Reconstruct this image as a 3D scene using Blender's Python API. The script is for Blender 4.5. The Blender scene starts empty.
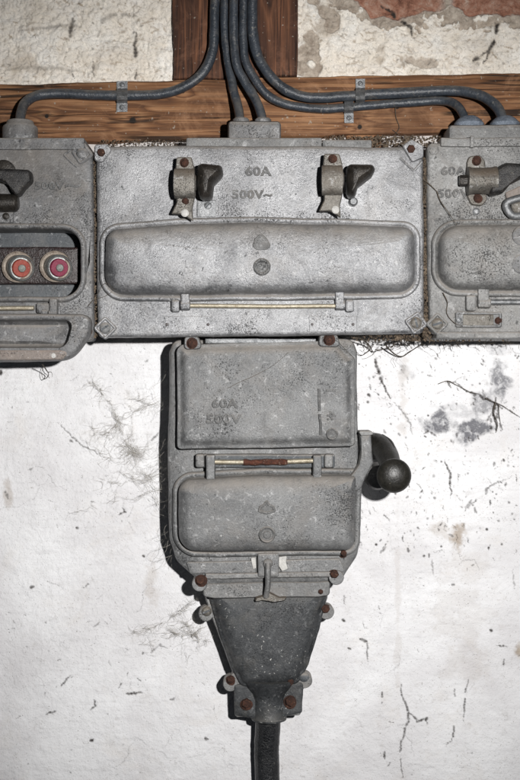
import bpy, math, random
import numpy as np
from mathutils import Vector, Matrix, noise as mn

random.seed(7)
S = bpy.context.scene
COL = S.collection
DM = 1300.0                       # camera to wall, mm (1 mm on the wall = 1 picture unit of the 520x780 photograph)

# ------------------------------------------------------------------ camera, world, flash
cam = bpy.data.cameras.new("camera"); camo = bpy.data.objects.new("camera", cam); COL.objects.link(camo)
camo.location = (0, -DM/1000, 0); camo.rotation_euler = (math.radians(90), 0, 0)
cam.sensor_fit = 'VERTICAL'; cam.sensor_height = 24
cam.lens = 24 / (2 * 0.39 / (DM/1000)); cam.clip_start = 0.01; cam.clip_end = 50
S.camera = camo
w = bpy.data.worlds.new("World"); S.world = w; w.use_nodes = True
w.node_tree.nodes['Background'].inputs[0].default_value = (0.75, 0.85, 1, 1)
w.node_tree.nodes['Background'].inputs[1].default_value = 0.022
fl = bpy.data.lights.new("flash", 'SPOT'); flo = bpy.data.objects.new("flash", fl); COL.objects.link(flo)
fl.energy = 88; fl.color = (1, 0.985, 0.97); fl.shadow_soft_size = 0.014
fl.spot_size = math.radians(56); fl.spot_blend = 1.0
flo.location = (0.2, -1.28, 0.085)
flo.rotation_euler = (Vector((0.03, 0, -0.03)) - flo.location).to_track_quat('-Z', 'Y').to_euler()
S.view_settings.view_transform = 'Standard'; S.view_settings.look = 'None'
S.view_settings.exposure = 0; S.view_settings.gamma = 1

# ------------------------------------------------------------------ materials
class NT:
    def __init__(s, name):
        s.m = bpy.data.materials.new(name); s.m.use_nodes = True
        s.t = s.m.node_tree; s.b = s.t.nodes['Principled BSDF']
        s.co = s.t.nodes.new('ShaderNodeTexCoord').outputs['Object']
    def n(s, k, **kw):
        x = s.t.nodes.new(k)
        for a, v in kw.items(): setattr(x, a, v)
        return x
    def L(s, a, b): s.t.links.new(a, b)
    def mapping(s, scale=(1,1,1), loc=(0,0,0), rot=(0,0,0)):
        x = s.n('ShaderNodeMapping'); x.inputs['Scale'].default_value = scale
        x.inputs['Location'].default_value = loc; x.inputs['Rotation'].default_value = rot
        s.L(s.co, x.inputs['Vector']); return x.outputs[0]
    def noise(s, scale, detail=4, rough=0.55, dist=0, vec=None, off=0):
        x = s.n('ShaderNodeTexNoise'); x.inputs['Scale'].default_value = scale
        x.inputs['Detail'].default_value = detail; x.inputs['Roughness'].default_value = rough
        x.inputs['Distortion'].default_value = dist
        s.L(vec if vec is not None else s.mapping(loc=(off, off*.7, off*1.3)), x.inputs['Vector'])
        return x.outputs['Fac']
    def ramp(s, fac, pts):
        x = s.n('ShaderNodeValToRGB'); e = x.color_ramp.elements
        while len(e) < len(pts): e.new(0.5)
        for i, (p, c) in enumerate(pts):
            e[i].position = p
            e[i].color = (c, c, c, 1) if isinstance(c, (int, float)) else (*c, 1)
        s.L(fac, x.inputs[0]); return x.outputs[0]
    def mix(s, fac, a, b, mode='MIX'):
        x = s.n('ShaderNodeMix', data_type='RGBA', blend_type=mode)
        for sock, v in ((x.inputs[0], fac), (x.inputs[6], a), (x.inputs[7], b)):
            if hasattr(v, 'links'): s.L(v, sock)
            elif isinstance(v, (int, float)): sock.default_value = v if sock == x.inputs[0] else (v, v, v, 1)
            else: sock.default_value = (*v, 1)
        return x.outputs[2]
    def math(s, op, a, b=0.0):
        x = s.n('ShaderNodeMath', operation=op)
        for sock, v in ((x.inputs[0], a), (x.inputs[1], b)):
            if hasattr(v, 'links'): s.L(v, sock)
            else: sock.default_value = v
        return x.outputs[0]
    def bump(s, h, dist, strength=1.0, prev=None):
        x = s.n('ShaderNodeBump'); x.inputs['Distance'].default_value = dist
        x.inputs['Strength'].default_value = strength
        s.L(h, x.inputs['Height'])
        if prev is not None: s.L(prev, x.inputs['Normal'])
        return x.outputs[0]
    def out(s, col, rough, metal=0.0, normal=None):
        for k, v in (('Base Color', col), ('Roughness', rough), ('Metallic', metal)):
            if hasattr(v, 'links'): s.L(v, s.b.inputs[k])
            elif isinstance(v, tuple): s.b.inputs[k].default_value = (*v, 1)
            else: s.b.inputs[k].default_value = v
        if normal is not None: s.L(normal, s.b.inputs['Normal'])
        return s.m

def cast_metal(name, dark, light, metal=0.45, rough=0.5, dust=0.3, dustcol=(0.2, 0.182, 0.163), speck=0.69, off=0.0, pitc=0.03, pit=0.4, fs=1.0, ledge=.85, oxide=.55):
    t = NT(name)
    big = t.noise(14, 3, .6, .6, off=off); mid = t.noise(70, 5, .65, .4, off=off+3); fine = t.noise(600, 4, .8, off=off+5)
    f = t.math('ADD', t.math('MULTIPLY', big, .34), t.math('ADD', t.math('MULTIPLY', mid, .3), t.math('MULTIPLY', fine, .36)))
    c = t.ramp(f, [(0.39, dark), (0.5, tuple((a+b)/2 for a, b in zip(dark, light))), (0.61, light)])
    # brown dust in soft patches
    d = t.ramp(t.noise(32, 6, .7, .8, off=off+9), [(0.5, 0), (0.68, dust)])
    c = t.mix(d, c, dustcol)
    # clouded white oxide
    o = t.ramp(t.noise(150, 5, .75, .5, off=off+13), [(0.57, 0), (0.72, oxide)])
    c = t.mix(o, c, (0.62, 0.62, 0.62))
    # dark pits, denser in patches
    dens = t.math('MULTIPLY', t.math('SUBTRACT', t.noise(17, 5, .7, off=off+17), .56), .75)
    p = t.ramp(t.math('SUBTRACT', t.noise(760*fs, 3, .7, off=off+21), dens), [(pit-.12, 0.85), (pit, 0)])
    c = t.mix(p, c, (pitc, pitc, pitc))
    p2 = t.ramp(t.noise(190, 2, .6, .6, off=off+24), [(.27, .8), (.32, 0)])
    c = t.mix(p2, c, tuple(v*.45 for v in dark))
    # darker oily clouds
    g = t.ramp(t.noise(48, 5, .7, 1.2, off=off+41), [(.52, 0), (.7, .45)])
    c = t.mix(g, c, tuple(v*.6 for v in dark))
    # scratches
    sv = t.mapping(scale=(90, 90, 900), rot=(0, .5, 0))
    sc = t.ramp(t.noise(1, 2, .5, 1.0, vec=sv), [(0.69, 0), (0.74, 0.35)])
    c = t.mix(sc, c, (.5, .5, .5))
    # paint specks
    s = t.math('MULTIPLY', t.ramp(t.noise(310, 3, .65, .3, off=off+27), [(speck+.0, 0), (speck+.04, .9)]), t.ramp(t.noise(11, 3, .6, off=off+33), [(.46, 0.08), (.62, 1)]))
    c = t.mix(s, c, (.75, .74, .7))
    n = t.bump(fine, .0009, .6)
    n = t.bump(mid, .0022, .3, n)
    n = t.bump(p, .0006, .6, n)
    r = t.ramp(mid, [(0.35, rough-.1), (0.65, rough+.14)])
    # dust lying on upward-facing ledges
    gn = t.n('ShaderNodeNewGeometry'); sx = t.n('ShaderNodeSeparateXYZ'); t.L(gn.outputs['Normal'], sx.inputs[0])
    lg = t.math('MULTIPLY', t.ramp(sx.outputs['Z'], [(.07, 0), (.38, ledge)]), t.ramp(t.noise(55, 5, .75, off=off+51), [(.3, .45), (.6, 1)]))
    c = t.mix(lg, c, tuple(v*1.3 for v in dustcol)); d = t.math('MAXIMUM', d, t.math('MULTIPLY', lg, 1.2))
    mm = t.math('SUBTRACT', metal, t.math('MULTIPLY', t.math('ADD', d, t.math('ADD', s, o)), .5))
    return t.out(c, r, t.math('MAXIMUM', mm, 0.0), n)

M = {}
M['alu_mid'] = cast_metal('cast_aluminium_grey', (.13, .132, .138), (.43, .432, .44), .6, .43, .28, off=0, pit=.405)
M['alu_low'] = cast_metal('cast_aluminium_dull', (.1, .102, .104), (.25, .252, .252), .42, .5, .36, off=31, speck=.7, pit=.415)
M['alu_left'] = cast_metal('cast_aluminium_dusty', (.09, .09, .092), (.27, .27, .272), .4, .55, .55, off=57, speck=.72, pit=.42)
M['alu_right'] = cast_metal('cast_aluminium_warm', (.12, .12, .118), (.34, .337, .33), .42, .52, .5, off=83, speck=.71, pit=.42)
M['cone'] = cast_metal('cable_box_bitumen_grey', (.016, .018, .02), (.082, .086, .09), .2, .5, .55, dustcol=(.1, .094, .084), speck=.64, off=101, ledge=.45, oxide=.22)
M['lug'] = cast_metal('cast_lug_grey', (.12, .12, .12), (.3, .3, .295), .4, .55, .5, off=121)
M['letter'] = cast_metal('dark_raised_letters', (.065, .065, .065), (.19, .19, .188), .35, .55, .5, off=140)  # darker than the plates so raised letters and emblems stand out
M['latch'] = cast_metal('latch_steel', (.075, .068, .058), (.25, .235, .21), .55, .45, .6, dustcol=(.1, .078, .058), off=150)
M['dustlid'] = cast_metal('dusty_lid_edge', (.15, .125, .11), (.3, .26, .235), .15, .7, .8, dustcol=(.25, .2, .17), off=160, speck=.68)
M['dark_metal'] = cast_metal('dark_recess_metal', (.055, .062, .07), (.14, .15, .158), .25, .6, .3, off=171, speck=.75)  # dark grey for the left housing, hinge bed and screw slots

def simple(name, a, b, scale=60, rough=.6, metal=0.0, bumpd=.001, spot=None, spotpos=.62, off=0, ledge=None):
    t = NT(name)
    f = t.noise(scale, 6, .7, .5, off=off); g = t.noise(scale*7, 3, .7, off=off+2)
    c = t.ramp(t.math('ADD', t.math('MULTIPLY', f, .6), t.math('MULTIPLY', g, .4)), [(.36, a), (.62, b)])
    if spot:
        c = t.mix(t.ramp(t.noise(scale*2.3, 4, .7, off=off+4), [(spotpos, 0), (spotpos+.06, .85)]), c, spot)
    if ledge:
        gn = t.n('ShaderNodeNewGeometry'); sx = t.n('ShaderNodeSeparateXYZ'); t.L(gn.outputs['Normal'], sx.inputs[0])
        c = t.mix(t.math('MULTIPLY', t.ramp(sx.outputs['Z'], [(.05, 0), (.8, 1)]), t.ramp(t.noise(45, 6, .8, off=off+6), [(.4, 0), (.62, .85)])), c, ledge)
        c = t.mix(t.ramp(t.noise(28, 6, .8, 1, off=off+7), [(.53, 0), (.68, .6)]), c, tuple(v*.7 for v in ledge))
    n = t.bump(g, bumpd, .6); n = t.bump(f, bumpd*2, .5, n)
    return t.out(c, rough, metal, n)

M['rust'] = simple('rusty_steel', (.012, .008, .007), (.1, .04, .024), 200, .8, .1, .002, (.24, .14, .09), .62, off=1)
M['rust_rod'] = simple('flaking_rust', (.03, .012, .008), (.15, .05, .028), 240, .85, 0, .002, (.42, .3, .22), .6, off=2)
M['brass_rod'] = simple('dull_plated_rod', (.24, .2, .13), (.55, .5, .4), 180, .42, .5, .0005, (.2, .12, .08), off=3)
M['zinc'] = simple('zinc_steel', (.1, .105, .11), (.32, .325, .33), 160, .42, .6, .0006, (.7, .7, .68), .68, off=5)
M['white_chip'] = simple('white_chip', (.38, .37, .35), (.68, .67, .64), 200, .7, 0, .001, off=5)
M['cable'] = simple('grey_cable_sheath', (.022, .027, .034), (.055, .065, .08), 60, .38, 0, .0008, (.22, .21, .19), .63, off=6, ledge=(.2, .18, .155))
M['black_cable'] = simple('black_cable_sheath', (.003, .0035, .0045), (.01, .011, .013), 80, .4, 0, .002, (.07, .068, .06), .64, off=7)
M['bakelite'] = simple('dark_brown_bakelite', (.006, .003, .003), (.02, .007, .006), 90, .35, 0, .0008, (.09, .07, .06), .67, off=8)
M['blacklever'] = simple('black_lever_grip', (.008, .008, .009), (.035, .032, .03), 120, .42, 0, .001, (.1, .09, .075), .6, off=9)
M['brownlever'] = simple('brown_steel_lever', (.01, .009, .008), (.05, .043, .036), 110, .36, .3, .0007, (.16, .14, .115), .64, off=10)
M['knob'] = simple('black_bakelite_knob', (.005, .005, .004), (.024, .022, .018), 70, .4, 0, .0004, (.085, .078, .062), .62, off=11)
M['porcelain'] = simple('stained_porcelain', (.1, .075, .06), (.42, .36, .3), 90, .3, 0, .0005, (.13, .09, .07), .6, off=12)
M['chrome'] = simple('tarnished_ring', (.12, .14, .135), (.42, .44, .43), 180, .42, .6, .0004, off=13)
M['red'] = simple('faded_red_disc', (.2, .025, .017), (.36, .075, .05), 160, .5, 0, .0008, (.3, .33, .25), .62, off=14)
M['crimson'] = simple('crimson_disc', (.15, .012, .035), (.25, .03, .07), 160, .5, 0, .0008, (.3, .3, .28), .66, off=15)
M['green'] = simple('dull_contact', (.14, .15, .135), (.42, .43, .4), 260, .5, .3, .001, off=16)
M['web'] = simple('dusty_cobweb', (.22, .2, .17), (.5, .47, .42), 150, .95, 0, .0005, off=17)
M['twig'] = simple('dead_tendril', (.03, .024, .018), (.12, .095, .07), 150, .9, 0, .001, off=18)
M['crumb'] = simple('debris_crumbs', (.03, .022, .015), (.22, .165, .115), 130, .95, 0, .001, (.6, .56, .5), .66, off=19)
M['gland_blue'] = simple('blue_grey_gland', (.08, .1, .13), (.26, .3, .36), 150, .55, .1, .001, (.35, .3, .25), .64, off=20)

def wood(name, dark, mid, light, vertical=False, knots=(), off=0):
    t = NT(name)
    sc = (34, 6, 1.7) if vertical else (1.7, 6, 34)
    sc2 = (420, 40, 9) if vertical else (9, 40, 420)
    # knots bend the grain around them
    warp = None; kn = None
    for (kx, kz, kr) in knots:
        d = t.n('ShaderNodeVectorMath', operation='DISTANCE')
        mp = t.mapping(scale=(1, 0, 1)); t.L(mp, d.inputs[0]); d.inputs[1].default_value = (kx, 0, kz)
        g = t.math('POWER', 2.718, t.math('MULTIPLY', t.math('MULTIPLY', d.outputs['Value'], d.outputs['Value']), -1/(kr*3.2)**2))
        warp = g if warp is None else t.math('ADD', warp, g)
        k = t.ramp(t.math('ADD', t.math('DIVIDE', d.outputs['Value'], kr), t.math('MULTIPLY', t.noise(150, 3), .6)), [(.75, 1.0), (1.0, 0)])
        # ramp positions are clamped to 1: value is distance/kr
        kn = k if kn is None else t.math('MAXIMUM', kn, k)
    base = t.noise(1, 4, .5, 1.6, vec=t.mapping(scale=sc, loc=(off, off, off)))
    if warp is not None: base = t.math('ADD', base, t.math('MULTIPLY', warp, .13))
    rings = t.math('FRACT', t.math('MULTIPLY', base, 8.0))
    ringc = t.ramp(rings, [(0.0, tuple(v*.6+w_*.4 for v, w_ in zip(dark, mid))), (.3, mid), (.72, light), (.94, mid), (1.0, tuple(v*.6+w_*.4 for v, w_ in zip(dark, mid)))])
    fib = t.noise(1, 4, .7, .2, vec=t.mapping(scale=sc2, loc=(off, 0, off)))
    c = t.mix(t.ramp(fib, [(.36, .6), (.58, 0)]), ringc, dark)
    ck = t.noise(1, 3, .5, .8, vec=t.mapping(scale=tuple(v*.55 for v in (110, 9, 4)) if vertical else tuple(v*.55 for v in (4, 9, 110)), loc=(off+3, 1, off+7)))
    crack = t.ramp(t.math('ABSOLUTE', t.math('SUBTRACT', ck, .52)), [(0.0, 1), (.012, .75), (.022, 0)])
    crack = t.math('MULTIPLY', crack, t.ramp(t.noise(12, 3, off=off+8), [(.47, 0), (.56, .9)]))
    c = t.mix(crack, c, (.006, .004, .003))
    pale = t.ramp(t.noise(22, 6, .75, .8, off=off+12), [(.52, 0), (.68, .5)])
    c = t.mix(pale, c, tuple(min(1, v*1.15+.03) for v in light))
    blot = t.ramp(t.noise(16, 5, .65, .6, off=off), [(.45, 0), (.7, .6)])
    c = t.mix(blot, c, tuple(v*.45 for v in mid))
    spk = t.ramp(t.noise(260, 2, .5, off=off+5), [(.7, 0), (.73, .6)])
    c = t.mix(spk, c, (.4, .36, .3))
    if kn is not None: c = t.mix(kn, c, (.014, .009, .006))
    n = t.bump(fib, .0016, .8); n = t.bump(rings, .0008, .4, n); n = t.bump(t.math('SUBTRACT', 1.0, crack), .002, .8, n)
    return t.out(c, .78, 0, n)

def Wp(px, py): return ((px-260)/1000, (390-py)/1000)
M['beam'] = wood('oak_beam', (.06, .024, .011), (.22, .096, .038), (.37, .19, .09), False,
                 knots=[(-.125, -.016, .0055), (-.075, .012, .003), (.1, -.0225, .004), (-.21, -.012, .0035), (.137, -.003, .003)], off=2.3)
M['post'] = wood('dark_post', (.018, .008, .005), (.1, .038, .018), (.23, .095, .045), True,
                 knots=[(.032, .018, .005), (-.03, .03, .004)], off=5.1)

# ------------------------------------------------------------------ mesh helpers
def wob(v, a=1.0):
    s = mn.noise_vector(Vector(v)*22)*0.55 + mn.noise_vector(Vector(v)*95)*0.22
    return (v[0]+s.x*.001*a, v[1]+s.y*.001*a, v[2]+s.z*.001*a)

def pos(px, py, h, h0=None):
    """a measured point of the photograph at a real height h (mm) off the wall; h0 = plane in which it was measured"""
    k = (DM - (h if h0 is None else h0))/DM/1000
    return ((px-260)*k, -h/1000, (390-py)*k)

class MB:
    def __init__(s): s.v = []; s.f = []
    def add(s, vs, fs):
        o = len(s.v); s.v += [tuple(x) for x in vs]; s.f += [tuple(i+o for i in f) for f in fs]; return s
    def rings(s, rs, close_end=True, close_start=False):
        n = len(rs[0]); o = len(s.v)
        for r in rs: s.v += [tuple(x) for x in r]
        for k in range(len(rs)-1):
            a = o+k*n; b = a+n
            for i in range(n):
                j = (i+1) % n
                s.f.append((a+i, a+j, b+j, b+i))
        if close_end: s.f.append(tuple(o+(len(rs)-1)*n+i for i in range(n)))
        if close_start: s.f.append(tuple(o+i for i in reversed(range(n))))
        return s

def outline(corners, r, step=7.0, arc=6):
    C = [np.array(c, float) for c in corners]; n = len(C)
    area = sum(C[i][0]*C[(i+1) % n][1]-C[(i+1) % n][0]*C[i][1] for i in range(n))
    sg = 1 if area > 0 else -1
    R = list(r) if isinstance(r, (list, tuple)) else [r]*n
    E = [(C[(i+1) % n]-C[i]) for i in range(n)]
    E = [e/np.linalg.norm(e) for e in E]
    N = [np.array((-e[1], e[0]))*sg for e in E]          # inward normals
    cnt = [max(1, int(np.linalg.norm(C[(i+1) % n]-C[i])/step)) for i in range(n)]
    def f(d):
        P = []
        for i in range(n):
            n0, n1 = N[i-1], N[i]
            m = n0+n1; m = m/max(1e-6, (1+np.dot(n0, n1)))
            P.append(C[i]+m*d)
        A = []
        for i in range(n):
            cr = (E[i-1][0]*E[i][1]-E[i-1][1]*E[i][0])*sg
            ri = max(.25, R[i]-d) if cr > 0 else max(.25, R[i]+d)
            ct = np.dot(E[i-1], E[i]); th = math.acos(max(-1, min(1, ct)))
            cut = ri*math.tan(th/2)
            p0 = P[i]-E[i-1]*cut; p2 = P[i]+E[i]*cut; wgt = math.cos(th/2)
            pts = []
            for k in range(arc+1):
                u = k/arc; b0, b1, b2 = (1-u)**2, 2*u*(1-u)*wgt, u*u
                pts.append((p0*b0+P[i]*b1+p2*b2)/(b0+b1+b2))
            A.append(pts)
        out = []
        for i in range(n):
            out += A[i]
            a, b = A[i][-1], A[(i+1) % n][0]
            for k in range(1, cnt[i]): out.append(a+(b-a)*k/cnt[i])
        return np.array(out)
    return f

def rect(x0, y0, x1, y1): return [(x0, y0), (x1, y0), (x1, y1), (x0, y1)]

def loft(mb, corners, r, prof, h0=None, capts=(.85, .6, .35, .12), dome=0.0, w_=1.0, step=7.0, arc=6, cap=True, start=False):
    """stack of (inset, height) rings of an outline, closed by a gently domed cap"""
    f = outline(corners, r, step, arc) if not callable(corners) else corners
    hr = prof[-1][1] if h0 is None else h0
    rs = []
    for (d, h) in prof:
        rs.append([wob(pos(p[0], p[1], h, hr), w_) for p in f(d)])
    if cap:
        last = f(prof[-1][0]); c = last.mean(axis=0); h = prof[-1][1]
        for t in capts:
            rs.append([wob(pos(*(c+(p-c)*t), h+dome*(1-t*t), hr), w_) for p in last])
    mb.rings(rs, cap, start); return mb

def slab(mb, corners, r, h1, h2, bev=1.5, h0=None, dome=0, w_=1.0, step=7.0, arc=5):
    return loft(mb, corners, r, [(0, h1), (0, h2-bev), (bev*.3, h2-bev*.3), (bev, h2)], h0, dome=dome, w_=w_, step=step, arc=arc)

def lathe(mb, origin, axis, prof, n=20, w_=.4):
    o = Vector(origin); ax = Vector(axis).normalized()
    u = ax.orthogonal().normalized(); v = ax.cross(u)
    rs = []
    for (r, h) in prof:
        rs.append([wob(o+ax*h/1000+(u*math.cos(2*math.pi*i/n)+v*math.sin(2*math.pi*i/n))*max(r, .02)/1000, w_) for i in range(n)])
    mb.rings(rs, True, True); return mb

def catmull(P, k=8):
    P = [Vector(p) for p in P]; Q = [P[0]*2-P[1]]+P+[P[-1]*2-P[-2]]; out = []
    for i in range(1, len(Q)-2):
        for j in range(k):
            t = j/k; a, b, c, d = Q[i-1:i+3]
            out.append(.5*((2*b)+(c-a)*t+(2*a-5*b+4*c-d)*t*t+(3*b-a-3*c+d)*t**3))
    out.append(P[-1]); return out

def tube(mb, P, rad, n=12, k=8, w_=0.6, flat=1.0):
    pts = catmull(P, k) if k > 1 else [Vector(p) for p in P]
    m = len(pts); rs = []; prev = None
    for i, p in enumerate(pts):
        t = (pts[min(i+1, m-1)]-pts[max(i-1, 0)]).normalized()
        if prev is None: u = t.orthogonal().normalized()
        else: u = (prev-t*prev.dot(t)).normalized()
        prev = u; v = t.cross(u)
        r = rad(i/(m-1)) if callable(rad) else rad
        rs.append([wob(p+(u*math.cos(2*math.pi*q/n)+v*math.sin(2*math.pi*q/n))*r/1000, w_) for q in range(n)])
    mb.rings(rs, True, True); return mb

def mesh_obj(name, mb, mat, parent=None, sharp=38):
    me = bpy.data.meshes.new(name)
    o = bpy.data.objects.new(name, me); COL.objects.link(o)
    base = Vector((0, 0, 0))
    if parent is not None:
        o.parent = parent; p = parent
        while p is not None: base += p.location; p = p.parent
    me.from_pydata([tuple(Vector(v)-base) for v in mb.v], [], mb.f); me.update()
    me.validate()
    import bmesh
    b = bmesh.new(); b.from_mesh(me); bmesh.ops.recalc_face_normals(b, faces=b.faces); b.to_mesh(me); b.free()
    me.materials.append(M[mat] if isinstance(mat, str) else mat)
    me.shade_smooth()
    try: me.set_sharp_from_angle(angle=math.radians(sharp))
    except Exception: pass
    return o

def thing(name, label, cat, loc, group=None):
    o = bpy.data.objects.new(name, None); COL.objects.link(o); o.empty_display_size = .02
    o.location = loc; o['label'] = label; o['category'] = cat
    if group: o['group'] = group
    return o
def tag(o, label, cat, group=None, kind=None):
    if label: o['label'] = label
    if cat: o['category'] = cat
    if group: o['group'] = group
    if kind: o['kind'] = kind
    return o

def text(parent, s, px, py, h, size, mat='letter', ext=.5, width=1.0, rot=0.0, name='raised_lettering'):
    cu = bpy.data.curves.new('letters', 'FONT'); cu.body = s; cu.size = size*1.38/1000*(DM-h)/DM
    cu.extrude = (ext+.5)/1000; cu.bevel_depth = .0003; cu.bevel_resolution = 1; cu.resolution_u = 3
    cu.align_x = 'CENTER'; cu.align_y = 'CENTER'; cu.space_character = 1.12; cu.offset = .00022
    tmp = bpy.data.objects.new('letters', cu); COL.objects.link(tmp)
    bpy.context.view_layer.update()
    me = bpy.data.meshes.new_from_object(tmp.evaluated_get(bpy.context.evaluated_depsgraph_get()))
    bpy.data.objects.remove(tmp); bpy.data.curves.remove(cu)
    X = Matrix.Translation(Vector(pos(px, py, h))) @ Matrix.Rotation(rot, 4, 'Y') @ Matrix.Rotation(math.radians(90), 4, 'X') @ Matrix.Scale(width, 4, (1, 0, 0))
    base = Vector((0, 0, 0)); p = parent
    while p is not None: base += p.location; p = p.parent
    me.transform(Matrix.Translation(-base) @ X)
    me.name = name; me.materials.clear(); me.materials.append(M[mat])
    o = bpy.data.objects.new(name, me); COL.objects.link(o); o.parent = parent
    return o

def hexbolt(parent, px, py, h, r=4.6, mat='rust', slot=None, tall=3.4, label=None, name='bolt'):
    mb = MB(); o = pos(px, py, h)
    if mat == 'rust':      # rusted hexagon head on a washer
        rb = random.uniform(.82, .98)*r; q = random.uniform(0, 1.05)
        lathe(mb, o, (0, -1, 0), [(rb*1.22, -1), (rb*1.26, .3), (rb*1.1, .6), (rb*.9, .75)], 16, 3.2)
        hx = [(px+math.cos(q+i*math.pi/3)*rb*1.04, py+math.sin(q+i*math.pi/3)*rb*1.04) for i in range(6)]
        loft(mb, hx, .7, [(0, h), (0, h+tall+.6), (.5, h+tall+1.3), (1.3, h+tall+1.6)], step=3, arc=2, w_=1.4, capts=(.6, .2))
        lathe(mb, pos(px, py, h+tall+1.5), (0, -1, 0), [(rb*.42, -.4), (rb*.4, .5), (rb*.2, .8)], 8, .8)
    else:
        lathe(mb, o, (0, -1, 0), [(r*1.12, -1), (r*1.12, .6), (r*1.0, .8), (r*.98, tall*.7), (r*.7, tall), (r*.3, tall+.15)], 14, .8)
    b = mesh_obj(name, mb, mat, parent)
    if label: b['label'] = label
    if slot is not None:
        ms = MB(); dx, dz = math.cos(slot)*r*.85, math.sin(slot)*r*.85
        a = Vector(o)+Vector((0, -(tall+.25)/1000, 0)); e = Vector((dx, 0, dz))/1000; q = Vector((-dz, 0, dx))/1000*.22
        up = Vector((0, -.00025, 0)); dn = Vector((0, .0008, 0))
        vs = [a-e-q+dn, a+e-q+dn, a+e+q+dn, a-e+q+dn, a-e-q+up, a+e-q+up, a+e+q+up, a-e+q+up]
        ms.add(vs, [(0, 1, 2, 3), (4, 5, 6, 7), (0, 1, 5, 4), (1, 2, 6, 5), (2, 3, 7, 6), (3, 0, 4, 7)])
        mesh_obj('screw_slot', ms, 'dark_metal', b)
    return b

def diamond_lug(parent, px, py, h, half=11, ang=45, mat='lug', r=4.5, boltmat='lug', hgt=2.0, slot=.6, tailx=0, taily=0):
    """cast diamond-shaped washer boss with a screw"""
    a = math.radians(ang); c = []
    for k, s in enumerate((1, 1, 1, 1)):
        t = a+k*math.pi/2
        c.append((px+math.cos(t)*half*s+(tailx if k == 0 else 0), py+math.sin(t)*half+(taily if k == 0 else 0)))
    mb = MB(); loft(mb, c, 3.0, [(0, h-1), (0, h+hgt*.6), (1, h+hgt), (2.2, h+hgt), (3.2, h+hgt*.55)], arc=4, step=4)
    mesh_obj('corner_lug', mb, mat, parent)
    hexbolt(parent, px, py, h+hgt*.5, r, boltmat, slot)

# ------------------------------------------------------------------ wall
def vnoise(X, Z, scale, seed):
    rs = np.random.RandomState(seed); G = rs.rand(256, 256)
    u = X*scale; v = Z*scale; i = np.floor(u).astype(int); j = np.floor(v).astype(int)
    fu = u-i; fv = v-j; fu = fu*fu*(3-2*fu); fv = fv*fv*(3-2*fv)
    a = G[i % 256, j % 256]; b = G[(i+1) % 256, j % 256]; c = G[i % 256, (j+1) % 256]; d = G[(i+1) % 256, (j+1) % 256]
    return (a*(1-fu)+b*fu)*(1-fv)+(c*(1-fu)+d*fu)*fv-.5
def fbm(X, Z, scale, seed, oc=4, g=.5):
    t = 0; a = 1
    for k in range(oc): t = t+vnoise(X, Z, scale, seed+k)*a; scale *= 2.07; a *= g
    return t
def sstep(a, b, x):
    t = np.clip((x-a)/(b-a), 0, 1); return t*t*(3-2*t)

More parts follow.
